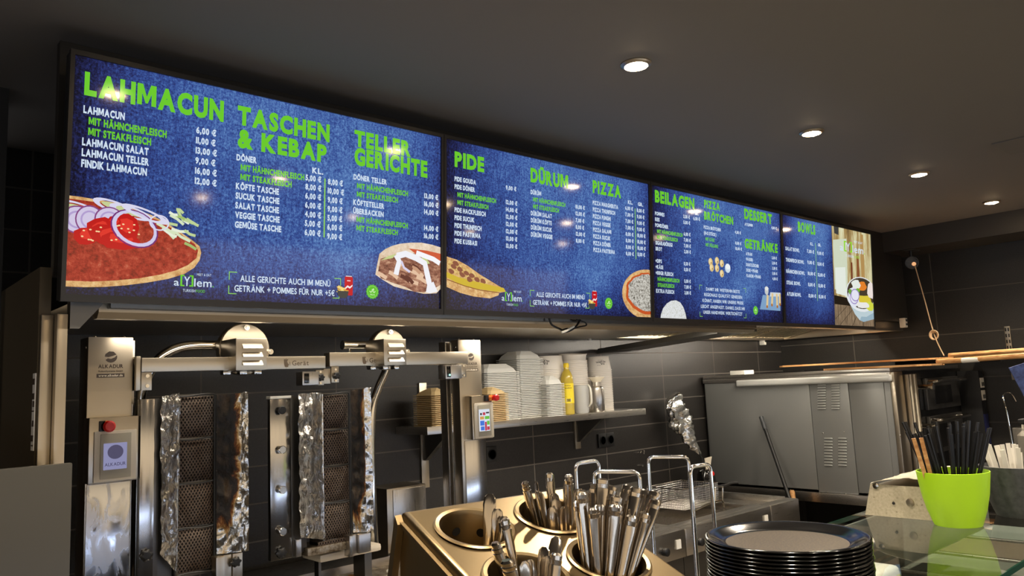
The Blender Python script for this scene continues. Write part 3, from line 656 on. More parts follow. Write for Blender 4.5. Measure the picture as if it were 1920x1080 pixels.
def can_pic(k, can, bowl, s):
    p = Pic(); (u, v) = px2s(*can); (ub, vb) = px2s(*bowl)
    def q(rgb, pts): p.col(rgb); p.m.poly([scr(x, y, p.d) for x, y in pts])
    q((196, 26, 34), [(u-.013*s, v-.028*s), (u+.013*s, v-.028*s), (u+.0145*s, v-.024*s), (u+.0145*s, v+.026*s), (u+.011*s, v+.032*s), (u-.011*s, v+.032*s), (u-.0145*s, v+.026*s), (u-.0145*s, v-.024*s)])
    q((206, 206, 210), [(u-.011*s, v+.030*s), (u+.011*s, v+.030*s), (u+.010*s, v+.033*s), (u-.010*s, v+.033*s)])
    q((240, 236, 236), [(u-.012*s, v-.004*s), (u-.004*s, v+.003*s), (u+.004*s, v-.001*s), (u+.013*s, v+.006*s), (u+.013*s, v+.001*s), (u+.004*s, v-.007*s), (u-.004*s, v-.003*s), (u-.012*s, v-.010*s)])
    q((236, 210, 210), [(u-.006*s, v+.016*s), (u+.006*s, v+.016*s), (u+.006*s, v+.019*s), (u-.006*s, v+.019*s)])
    RR = random.Random(8)
    for i in range(14):
        x = ub+RR.uniform(-.014, .014)*s; y = vb+RR.uniform(.002, .016)*s; a = RR.uniform(-.6, .6); dx, dy = .009*s*math.cos(a), .009*s*math.sin(a)
        q(RR.choice(((232, 190, 80), (214, 164, 60), (244, 216, 130))), [(x-dx-dy*.2, y-dy+dx*.2), (x+dx-dy*.2, y+dy+dx*.2), (x+dx+dy*.2, y+dy-dx*.2), (x-dx+dy*.2, y-dy-dx*.2)])
    q((66, 66, 62), [(ub-.02*s, vb+.004*s), (ub+.02*s, vb+.004*s), (ub+.017*s, vb-.010*s), (ub+.009*s, vb-.018*s), (ub-.009*s, vb-.018*s), (ub-.017*s, vb-.010*s)])
    p.done('can_and_fries_picture', k, 'red drink can behind a dark bowl of fries')
can_pic(0, (653.5, 537), (642.5, 548), .95); can_pic(1, (1114.5, 561), (1109.5, 571), 1.0)
def logo(k, bl, right, h, d=.0014, green=None):
    """the a[Y]lem lettering with green square brackets round a white Y"""
    u, v = px2s(*bl); ur, _ = px2s(*right); W_ = ur-u; w1, w2 = MB(), MB(); F = fr(d)
    put_text(w1, 'a', F, u, v, h*.86, W_*.125, .01); put_text(w1, 'lem', F, u+W_*.495, v, h*.98, W_*.44, .01); put_text(w1, 'Y', F, u+W_*.245, v+h*.02, h*1.12, W_*.145, .015)
    put_text(w1, 'MEET & EAT', F, u+W_*.56, v+h*1.32, h*.3, W_*.36, 0); put_text(w1, 'TURKISH', F, u+W_*.22, v-h*.72, h*.34, W_*.31, 0)
    part('logo_lettering', w1, E_white, DSP[k], 'white logo lettering', flat=True)
    for s_, xx in ((1, .155), (-1, .475)):
        x0 = u+W_*xx; t0, t1 = v-h*.05, v+h*1.32
        for a, b_, c, e in ((0, .045, t0, t1), (0, .1, t1-h*.16, t1), (0, .1, t0, t0+h*.16)):
            w2.poly([F(x0+s_*W_*a, c), F(x0+s_*W_*b_, c), F(x0+s_*W_*b_, e), F(x0+s_*W_*a, e)])
    put_text(w2, 'FOOD', F, u+W_*.55, v-h*.72, h*.34, W_*.22, 0); w2.poly([F(u+W_*.96, v), F(u+W_*.985, v), F(u+W_*.985, v+h*.14), F(u+W_*.96, v+h*.14)])
    part('logo_bracket', w2, green or E_green, DSP[k], 'green logo brackets', flat=True)
logo(0, (325.5, 535), (401, 538), .021); logo(1, (940.3, 563.5), (980, 566), .023)
# pide
p = Pic(); p.poly(EM_crust, [(837.5, 481), (856, 487), (876, 498), (900, 515), (928, 532), (946, 543), (948, 547), (936, 549), (934, 554), (918, 559.5), (888, 556), (862, 549), (837, 538)])
p.poly((206, 178, 52), [(837, 520), (860, 532), (890, 541), (930, 547), (948, 547), (944, 540), (900, 530), (860, 520), (837, 510)])
p.poly(EM_pidetop, [(838, 487), (856, 493), (880, 507), (905, 522), (922, 532), (900, 530), (870, 522), (838, 506)])
for c in ((850, 500), (862, 505), (874, 512), (884, 517), (846, 509), (866, 515), (880, 524), (894, 524), (905, 527), (854, 494)): p.ell((140, 84, 62), c, .013, .008, 9, None, .15, -.3, seed=int(c[0]))
p.strip((140, 90, 40), [(838, 524), (870, 536), (900, 544), (936, 549)], .0015)
p.done('pide_picture', 1, 'boat-shaped cheese flatbread')
cl = U0(1); p = Pic(); c = (1216, 553)
p.ell(EM_crust, c, .172, .106, 40, cl); p.ell((196, 86, 40), (1216, 551), .150, .088, 40, cl, .03); p.ell(EM_cheese, (1216, 549.5), .136, .078, 40, cl, .03)
p.done('pizza_picture', 1, 'half pizza with grated cheese')
# screen 3 pictures
p = Pic(); cl = U0(2)
for c in ((1332, 491), (1344, 489), (1353, 494), (1334, 502), (1344, 503), (1353, 513)): p.ell((214, 188, 128), c, .017, .018, 16, seed=2); p.ell((238, 216, 164), (c[0]-1, c[1]-1), .011, .012, 14); p.ell((150, 110, 60), (c[0]+1, c[1]+2), .004, .004, 8)
p.ell((206, 222, 232), (1364, 503), .023, .022, 18); p.ell((236, 242, 246), (1364, 500), .021, .013, 18)
p.done('pizza_roll_picture', 2, 'small stuffed rolls beside a dip cup')
p = Pic(); p.poly(EM_rice, [(1238, 598.5), (1239, 590), (1243, 578), (1250, 569), (1258, 564), (1267, 563), (1275, 567), (1281, 576), (1285, 588), (1287, 598.5)]); p.done('rice_picture', 2, 'dome of rice')
p = Pic(); p.poly((126, 160, 196), [(1430, 553), (1463, 556), (1463, 583), (1424.5, 580)]); p.poly((206, 214, 220), [(1444, 548), (1463, 549), (1463, 556), (1443, 556)])
for x0, y0, x1, y1 in ((1439, 553, 1438, 575), (1448, 550, 1447, 572), (1456, 551, 1457, 575), (1461.5, 551, 1462, 571)):
    p.strip((222, 196, 146), [(x0, y0), (x1, y1)], .009); p.ell((170, 104, 40), (x1, y1), .008, .008, 10)
p.ell((196, 200, 200), (1437, 545), .018, .022, 16); p.ell((224, 226, 224), (1437, 541), .018, .010, 16)
p.done('cigar_roll_picture', 2, 'fried rolls on a blue board')
# screen 4 photo
p = Pic(); uL, uR = 3*SW+.572, 4*SW-.001-BZ
def q4(rgb, a): p.col(rgb); p.m.poly([scr(uL+(uR-uL)*x, BZ+(SH-2*BZ)*y, p.d) for x, y in a])
q4(EM_cafe, [(0, 0), (1, 0), (1, 1), (0, 1)]); q4((206, 214, 190), [(.02, .36), (.34, .32), (.36, .9), (.02, .86)]); q4((226, 232, 222), [(.05, .32), (.3, .30), (.3, .6), (.05, .58)])
q4((112, 52, 30), [(.44, .48), (.48, .48), (.485, .66), (.45, .66)]); q4((132, 72, 40), [(.60, .5), (.65, .5), (.65, .72), (.61, .72)]); q4((176, 140, 84), [(.7, .45), (.8, .45), (.8, .98), (.72, .98)]); q4((60, 60, 60), [(.06, .93), (.16, .92), (.17, 1), (.05, 1)]); q4((34, 26, 18), [(0, .20), (.45, .18), (.42, .28), (0, .30)])
q4(EM_wood, [(0, 0), (1, 0), (1, .12), (.6, .2), (0, .21)])
for a in ([(.0, .06), (.3, .2)], [(.1, 0), (.5, .2)], [(.42, 0), (.62, .18)], [(.7, 0), (.72, .15)]): q4((50, 40, 30), [(a[0][0], a[0][1]), (a[0][0]+.012, a[0][1]), (a[1][0]+.012, a[1][1]), a[1]])
def e4(rgb, c, ru, rv, n=26, jag=0, sd=1):
    RR = random.Random(sd); pts = []
    for i in range(n):
        a = 2*PI*i/n; f = 1+RR.uniform(-jag, jag); pts.append((min(1, c[0]+ru*f*math.cos(a)), c[1]+rv*f*math.sin(a)))
    q4(rgb, pts)
q4((186, 204, 210), [(.30, .34), (1, .34), (1, .08), (.84, .06), (.72, .045), (.62, .06), (.5, .12), (.38, .22)])
q4((150, 176, 190), [(.62, .06), (.72, .045), (.84, .06), (1, .08), (1, .15), (.8, .1), (.66, .1)])
e4((226, 230, 232), (.70, .335), .41, .185); e4((70, 58, 44), (.70, .345), .38, .165)
for c, ru, rv, g in (((.5, .30), .16, .10, (222, 226, 238)), ((.78, .27), .2, .06, (216, 196, 60)), ((.9, .22), .14, .05, (206, 212, 70)), ((.72, .42), .12, .05, (226, 128, 44)), ((.56, .43), .12, .05, (226, 232, 226)), ((.95, .38), .1, .09, (236, 222, 216)), ((.6, .375), .06, .02, (120, 176, 50)), ((.4, .35), .05, .03, (110, 160, 60)), ((.72, .22), .2, .035, (232, 230, 226))): e4(g, c, ru, rv, 11, .18, int(ru*1000))
for c in ((.49, .29), (.52, .32)): e4((150, 130, 190), c, .11, .065); e4((226, 226, 240), c, .095, .055)
p.done('salad_bowl_picture', 3, 'photo of a salad bowl on a wooden table'); logo(3, (1574.5, 469), (1621, 480), .045, .0024, E('screen_logo_green', (140, 210, 40)))

# ------------------------------------------------------------------ back bench and fryer units (setting for the machines)
ZB = .93
t_ = thing('work_bench', 'stainless work bench under the doner machines along the back wall', 'bench', (1.5, 2.7, 0))
m = MB(); m.box(.45, 2.62, 2.30, 3.11, ZB-.04, ZB, .004); part('bench_top', m, M_steelh, t_)
m = MB(); m.box(.47, 2.60, 2.34, 3.10, .1, ZB-.041); part('cabinet', m, M_dsteel, t_)
m = MB(); m.box(.47, 2.60, 2.36, 3.10, 0, .1); part('plinth', m, M_black, t_)
a = onZ(560, 1074, .96); b_ = onZ(735, 1030, .96)
t_ = thing('grease_tray', 'shallow dirty stainless tray with crumbs in front of the right doner grill', 'tray', (1.6, 2.65, ZB))
M_dirty = mat('dirty_steel', (150, 140, 124), .4, .7); n, l, b = nodes(M_dirty); t = tex(M_dirty, 'ShaderNodeTexNoise', 30, detail=7, rough=.75); l.new(ramp(M_dirty, t.outputs[0], [(.36, (52, 36, 22)), (.48, (136, 122, 100)), (.7, (190, 182, 168))]), b.inputs['Base Color'])
m = MB(); m.box(1.36, 1.84, 2.36, 2.72, ZB, ZB+.006); part('tray_floor', m, M_dirty, t_)
m = MB(); m.box(1.36, 1.84, 2.72, 2.73, ZB, ZB+.035); m.box(1.83, 1.84, 2.36, 2.72, ZB, ZB+.035); part('tray_rim', m, M_steelh, t_)
for i in range(9):
    x = 1.45+rnd.random()*.4; y = 2.52+rnd.random()*.2; r = .006+rnd.random()*.01
    m = MB(); m.lathe([(r, 0), (r*.9, r*.4), (r*.3, r*.7)], (x, y, ZB+.007), 8); o = solo('crumb', m, M_wood if i % 3 else M_white, 'scrap of meat or bread lying in the dirty grease tray', 'crumb', 'crumbs in the grease tray')
# ------------------------------------------------------------------ slicing robots
def face_text(mb, txt, x, y, z, h, wd=None, bold=.02, align='l', sgn=1):
    put_text(mb, txt, lambda u, v: Vector((u, y, v)), x, z, h, wd, bold, align)
def robot(side):
    """side 'l': column left, arm to the right; 'r': column right, arm to the left"""
    L = side == 'l'; YF = 2.5
    if L: x0, x1, zt = .600, .724, 1.817
    else: x0, x1, zt = 1.972, 2.092, 1.817
    t_ = thing('slicing_robot', 'left doner slicing robot, its arm reaching right over the left grill' if L else 'right doner slicing robot in front of the wall shelf, its arm reaching left', 'doner robot', (x0, YF, ZB), 'doner slicing robots')
    m = MB(); m.box(x0, x1, YF, YF+(.09 if L else .055), ZB, zt, .004)
    part('column', m, M_sheet, t_)
    m = MB()
    for xx in (x0+.022, x1-.022): m.lathe([(.005, 0), (.005, .003), (.002, .005)], (xx, YF+.02, zt), 10)
    m.cyl((x0-.002, YF+.02, zt-.03), (x0+.001, YF+.02, zt-.03), .004)
    part('screw', m, M_chrome, t_)
    m = MB()
    if L: m.box(x1+.001, x1+.022, YF+.06, YF+.14, ZB, zt-.005, .002); m.box(x1+.001, x1+.004, YF+.012, YF+.06, ZB, zt-.2)
    else: m.box(x0-.010, x0+.014, YF+.075, YF+.12, ZB, zt-.004, .002); m.box(x0+.02, x0+.1, YF+.056, YF+.074, ZB, zt-.1)
    part('side_rail', m, M_steel, t_)
    # logo
    c = (x0+x1)/2+(.0 if L else .006); m = MB(); y = YF-.0008
    zz = onY(208, 690, YF).z if L else onY(880, 684, YF).z
    k = 1 if L else .92
    face_text(m, 'ALKADUR', c, y, zz, .0105*k, .068*k, .03, 'c'); face_text(m, 'RobotSystems GmbH', c, y, zz-.0115*k, .0052*k, .066*k, .02, 'c')
    z2 = zz-.020*k-.008; m.poly([(c-.038*k, y, z2), (c+.038*k, y, z2), (c+.038*k, y, z2+.0115*k), (c-.038*k, y, z2+.0115*k)])
    n_ = 24; cz = zz+.033; R0 = .017*k
    m.poly([(c+R0*math.cos(-2.6+i*2.9/n_), y, cz+R0*math.sin(-2.6+i*2.9/n_)) for i in range(n_+1)]+[(c+R0*.6, y, cz-R0*.1), (c, y, cz-R0*.35), (c-R0*.5, y, cz-R0*.25)])
    m.poly([(c-R0, y, cz+R0*.05), (c-R0*.9, y, cz+R0*.5), (c-R0*.3, y, cz+R0*.95), (c+R0*.4, y, cz+R0*.9), (c+R0*.9, y, cz+R0*.4), (c+R0*.3, y, cz+R0*.15), (c-R0*.4, y, cz-R0*.05)])
    part('printed_logo', m, M_print, t_, 'dark printed maker logo', flat=True)
    m = MB(); face_text(m, 'www.alkadur.de', c, y-.0006, z2+.003, .0062*k, .066*k, .03, 'c'); part('printed_address', m, M_pale, t_, 'pale web address in a dark bar', flat=True)
    # control box
    if L: bx0, bx1, bz0, bz1 = x0-.002, x1+.006, onY(205, 905, 2.46).z, onY(205, 782, 2.46).z
    else: bx0, bx1, bz0, bz1 = x0+.028, x1+.016, onY(895, 824, 2.46).z, onY(895, 742, 2.46).z
    if L:
        fp = (bx0+.012, bx1-.006, bz0+.004, bz0+(bz1-bz0)*.79); scn = (bx0+.036, bx1-.034, bz0+(bz1-bz0)*.20, bz0+(bz1-bz0)*.60)
        bt = Vector((bx0+.046, 0, bz1-.026))
    else:
        fp = (bx0+.008, bx1-.001, bz0+.003, bz0+(bz1-bz0)*.83); scn = (bx0+.026, bx1-.026, bz0+(bz1-bz0)*.18, bz0+(bz1-bz0)*.68)
        bt = Vector((bx1-.012, 0, bz1-.012))
    m = MB(); m.box(bx0, bx1, 2.46, YF+.02, bz0, bz1, .003); cb = part('control_box', m, M_sheet, t_)
    m = MB(); m.box(fp[0], fp[1], 2.452, 2.4595, fp[2], fp[3], .003); part('panel_frame', m, M_cream, cb)
    m = MB(); m.box(fp[0]+.016, fp[1]-.016, 2.4495, 2.4517, fp[2]+.008, fp[3]-.008, .001); part('panel_face', m, mat('panel_grey', (170, 164, 146), .45), cb)
    m = MB(); m.box(scn[0], scn[1], 2.4475, 2.4493, scn[2], scn[3]); sc_ = part('touch_screen', m, E('touch_lilac', (150, 150, 190), .8) if L else E('touch_white', (226, 232, 244), .9), cb)
    yy = 2.4465
    sw, sh = scn[1]-scn[0], scn[3]-scn[2]
    def sq(mb, a, b2, c2, d): mb.poly([(scn[0]+sw*a, yy, scn[2]+sh*c2), (scn[0]+sw*b2, yy, scn[2]+sh*c2), (scn[0]+sw*b2, yy, scn[2]+sh*d), (scn[0]+sw*a, yy, scn[2]+sh*d)])
    if L:
        m = MB(); cx, cz2 = scn[0]+sw*.5, scn[2]+sh*.66; R1 = sw*.34
        m.poly([(cx+R1*math.cos(a_/24*2*PI), yy, cz2+R1*.95*math.sin(a_/24*2*PI)) for a_ in range(24)]); put_text(m, 'ALKADUR', lambda u, v: Vector((u, yy, v)), cx, scn[2]+sh*.14, sh*.12, sw*.9, .02, 'c')
        part('screen_logo', m, E('touch_dark', (84, 80, 110), .8), cb, flat=True)
    else:
        for nm, rgb, rects in (('red', (196, 60, 84), ((.33, .58, .73, .86), (.5, .68, .02, .42), (.7, .95, .04, .2))), ('orange', (214, 160, 90), ((.06, .44, .54, .68),)), ('green', (110, 196, 70), ((.52, .95, .54, .68), (.7, .95, .28, .46))), ('blue', (70, 120, 220), ((.06, .46, .26, .48), (.1, .46, .04, .22))), ('dark', (60, 50, 60), ((.08, .25, .74, .84), (.64, .94, .8, .87)))):
            for q in rects: m = MB(); sq(m, *q); part('screen_button', m, E('touch_'+nm, rgb, .9), cb, nm+' on-screen button', flat=True)
    eb = MB(); P = bt
    if L:
        eb.lathe([(.013, 0), (.013, .012), (.016, .012), (.0165, .02), (.012, .025)], (0, 0, 0), 24, Matrix.Translation((P.x, 2.452, P.z)) @ Matrix.Rotation(PI/2, 4, 'X'))
        part('stop_button', eb, M_red, cb, 'round red emergency stop button')
        m = MB(); m.box(P.x-.021, P.x+.004, 2.4535, 2.4598, P.z-.019, P.z+.016, .002); part('button_base', m, M_black, cb); m = MB(); m.cyl((P.x, 2.4597, P.z), (P.x, 2.4535, P.z), .0165); part('button_ring', m, M_orange, cb)
    else:
        eb.lathe([(.011, 0), (.011, .010), (.0135, .010), (.014, .02), (.010, .024)], (0, 0, 0), 24, Matrix.Translation((P.x+.012, 2.448, P.z)) @ Matrix.Rotation(PI/2, 4, 'X'))
        part('stop_button', eb, M_red, cb, 'round red emergency stop button')
        m = MB(); m.cyl((P.x, 2.4597, P.z), (P.x+.006, 2.449, P.z), .012); part('button_ring', m, M_orange, cb); m = MB(); m.box(P.x-.028, P.x-.012, 2.452, 2.4598, P.z-.012, P.z+.012, .002); part('button_base', m, M_black, cb)
    # lower front plate
    m = MB(); xa, xb = (x0+.004, x1-.004) if L else (x0+.014, x1+.004)
    m.box(xa, xb, YF-.005, YF-.0005, ZB+.01, bz0-.004, .001); part('lower_cover', m, M_smear if L else M_band, t_, 'smeared bluish front cover' if L else None)
    # arm
    if L: ax0, ax1, az0, az1 = .742, 1.356, 1.710, 1.753
    else: ax0, ax1, az0, az1 = 1.372, 2.004, 1.713, 1.767
    if not L: az0 = 1.716; az1 = 1.766
    AY0, AY1 = (2.478, 2.522) if L else (2.478, 2.522)
    m = MB(); m.box(ax0, ax1, AY0, AY1, az0, az1, .0025); arm = part('arm_beam', m, M_sheet, t_)
    m = MB(); lx = 1.198 if L else 1.505; y = AY0-.0006
    lz = az0+.012
    face_text(m, 'Gerät', lx+.03, y, lz, .0165, .062, .012); put_text(m, 'der', lambda u, v: Vector((lx+.024-v*1.0, y, lz+u)), 0, 0, .008, .014, 0)
    gx = lx-.0
    m.poly([(gx, y, lz+.021), (gx+.016, y, lz+.021), (gx+.012, y, lz+.015), (gx+.014, y, lz+.008), (gx+.018, y, lz+.004), (gx+.015, y, lz-.005), (gx+.004, y, lz-.005), (gx+.001, y, lz+.004)])
    m.poly([(gx+.008, y, lz-.011), (gx+.0088, y, lz-.011), (gx+.0088, y, lz-.005), (gx+.008, y, lz-.005)]); m.poly([(gx+.008, y, lz+.021), (gx+.0088, y, lz+.021), (gx+.0088, y, lz+.026), (gx+.008, y, lz+.026)])
    part('arm_lettering', m, mat('etched_print', (84, 72, 58), .6, spec=.2) if L else bpy.data.materials['etched_print'], arm, 'etched lettering', flat=True)
    if L:
        m = MB(); m.box(.727, .741, 2.482, 2.545, 1.655, 1.758, .003); m.box(.742, .772, 2.480, 2.486, 1.655, 1.709, .001); part('arm_bracket', m, M_sheet, t_)
        m = MB()
        for z in (1.668, 1.698): m.cyl((.758, 2.474, z), (.758, 2.481, z), .0055, seg=12)
        part('bracket_screw', m, M_chrome, t_)
    # hub and motor box
    hx, hz = (1.085, 1.772) if L else (1.665, 1.785)
    hp = onY(457, 655, 2.56) if L else onY(727, 655, 2.56)
    hx, hz = hp.x, hp.z
    HR = .088 if L else .080
    m = MB(); m.lathe([(HR*.97, 0), (HR, .004), (HR, .034), (HR*.96, .038), (.02, .040)], (0, 0, 0), 40, Matrix.Translation((hx, 2.585, hz)) @ Matrix.Rotation(PI/2, 4, 'X')); hub = part('hub_disc', m, M_sheet, t_)
    m = MB(); m.lathe([(HR*.5, 0), (HR*.93, .003), (HR*.93, .010), (HR*.4, .012)], (0, 0, 0), 40, Matrix.Translation((hx+.012, 2.60, hz)) @ Matrix.Rotation(PI/2, 4, 'X')); part('hub_rear_disc', m, M_steel, hub)
    for dx, dz in ((0.002, HR*.83), (-HR*.86, -.012), (HR*.98, -.010)):
        m = MB(); m.lathe([(.0095, 0), (.0095, .010), (.005, .010), (.005, .013)], (0, 0, 0), 16, Matrix.Translation((hx+dx, 2.546, hz+dz)) @ Matrix.Rotation(PI/2, 4, 'X')); part('hub_bolt', m, M_chrome, hub)
    bp = onY(472, 664, 2.42) if L else onY(741, 660, 2.42)
    bw, bh = (.052, .052) if L else (.049, .049)
    m = MB(); m.box(bp.x-bw, bp.x+bw, 2.42, 2.545, bp.z-bh, bp.z+bh, .003); mb_ = part('motor_box', m, M_sheet, t_)
    for i in range(3):
        zc_ = bp.z+.026-.027*i
        m = MB(); m.prism([(-.012, -.0075), (0, .0075), (0, -.0075)], bp.x-.032, bp.x+.034, Matrix(((0, 0, 1, 0), (1, 0, 0, 2.4198), (0, 1, 0, zc_), (0, 0, 0, 1)))); part('louvre', m, M_sheet, mb_)
    # spit pipe
    if L: pts = [onY(415, 648, 2.60), onY(345, 650, 2.60), onY(300, 672, 2.60), onY(273, 715, 2.61), onY(263, 760, 2.62), onY(258, 850, 2.62), Vector((onY(258, 850, 2.62).x+.0, 2.62, ZB+.01))]
    else: pts = [onY(728, 660, 2.63), onY(724, 692, 2.63), onY(708, 730, 2.63), onY(697, 775, 2.63), onY(697, 900, 2.63), onY(701, 1000, 2.63), onY(703, 1030, 2.63)]
    m = MB(); m.tube(smooth_path(pts, 8), .0165 if L else .0155, 14); part('spit_pipe', m, M_chrome, t_)
    if not L:
        p0, p1 = onY(642, 647, 2.59), onY(692, 648, 2.59); m = MB(); m.tube([p0, p1], .0175, 18, caps=False); m.tube([p0+Vector((.001, 0, 0)), p1], .0155, 18); part('pipe_stub', m, M_chrome, t_)
        m = MB(); m.cyl(onY(656, 655, 2.58), onY(656, 668, 2.56), .005); part('stub_pin', m, M_chrome, t_)
    # underside shoes of the motor
    for dx in (-.055, .0, .05):
        m = MB(); m.box(bp.x+dx-.012, bp.x+dx+.014, 2.485, 2.515, az0-.014, az0-.0005, .004); part('clamp', m, M_chrome, t_)
    # scanner head on the free arm end / column end
    if L: s0, s1 = onY(567, 697, 2.45), onY(590, 722, 2.45)
    else: s0, s1 = onY(835, 684, 2.45), onY(860, 710, 2.45)
    m = MB(); m.box(s0.x, s1.x+.018, 2.45, 2.50, s1.z, s0.z, .004); sh_ = part('scanner_head', m, M_steel, t_)
    m = MB(); m.box(s0.x+.006, s0.x+.024, 2.447, 2.4499, s1.z+.007, s0.z-.006, .001); part('scanner_window', m, M_blackg, sh_)
    if not L: m = MB(); m.lathe([(.004, 0), (.003, .002)], (0, 0, 0), 10, Matrix.Translation((s0.x+.018, 2.4468, s1.z+.016)) @ Matrix.Rotation(PI/2, 4, 'X')); part('scanner_light', m, mat('led_green', (20, 60, 40), .3, emit=(150, 255, 210), es=3), sh_)
    if L: q0, q1 = onY(591, 694, 2.476), onY(606, 722, 2.476)
    else: q0, q1 = onY(861, 683, 2.476), onY(873, 707, 2.476)
    m = MB(); m.box(q0.x, q1.x, 2.470, 2.479, q1.z, q0.z, .001); part('scanner_plate', m, M_sheet, t_)
    m = MB()
    for z in (q0.z-.007, q1.z+.007): m.cyl(((q0.x+q1.x)/2, 2.465, z), ((q0.x+q1.x)/2, 2.471, z), .004, seg=10)
    part('plate_screw', m, M_chrome, t_)
    def knob(x, y, z, r=.012, mt=M_black, nm='knob', par=t_):
        m = MB(); rings = []
        for yy_, rr in ((y, r*.5), (y-.004, r*.95), (y-.014, r), (y-.017, r*.7)):
            rings.append([Vector((x+rr*(1+.12*(1 if i % 4 < 2 else -1))*math.cos(2*PI*i/24), yy_, z+rr*(1+.12*(1 if i % 4 < 2 else -1))*math.sin(2*PI*i/24))) for i in range(24)])
        m.rings(rings); part(nm, m, mt, par)
    if L:
        knob((q0.x+q1.x)/2-.002, 2.469, (q0.z+q1.z)/2)
    else:
        g0, g1 = onY(620, 690, 2.476), onY(634, 717, 2.476)
        m = MB(); m.box(g0.x, g1.x, 2.470, 2.4775, g1.z, az0-.001, .001); m.box(g0.x-.028, g0.x-.001, 2.475, 2.50, g1.z-.004, g0.z-.002, .003); part('end_plate', m, M_sheet, t_); knob((g0.x+g1.x)/2, 2.469, (g0.z+g1.z)/2-.002)
        m = MB()
        for z in (g0.z-.006, g1.z+.006): m.cyl(((g0.x+g1.x)/2, 2.465, z), ((g0.x+g1.x)/2, 2.471, z), .004, seg=10)
        part('plate_screw', m, M_chrome, t_)
    return knob
knob = robot('l'); robot('r')

# ------------------------------------------------------------------ doner grills
def vnoise(p, s): return noise.noise(Vector(p)*s)
def foil_sheet(a, b_, c, d, amp, seed, nu=14, nv=60, th=.0012, scale=28, ragged=.0):
    """crumpled sheet over the quad a(u0,v0) b(u1,v0) c(u1,v1) d(u0,v1)"""
    a, b_, c, d = map(Vector, (a, b_, c, d)); nn = (b_-a).cross(d-a).normalized(); mb = MB()
    def fn(u, v):
        p = (a.lerp(b_, u)).lerp(d.lerp(c, u), v); q = p + Vector((seed*3.1, seed*1.7, 0))
        k = noise.noise(q*scale)+.6*abs(noise.noise(q*scale*2.3))+.35*noise.noise(q*scale*5)
        e = 1.0
        p = p + nn*amp*k*e
        if ragged and (u < .02 or u > .98): p = p + (b_-a)*(ragged*noise.noise(q*40))
        if ragged and (v > .98 or v < .02): p = p + (d-a)*(ragged*.12*noise.noise(q*60))
        return p, nn
    mb.sheet(fn, nu, nv, th); return mb
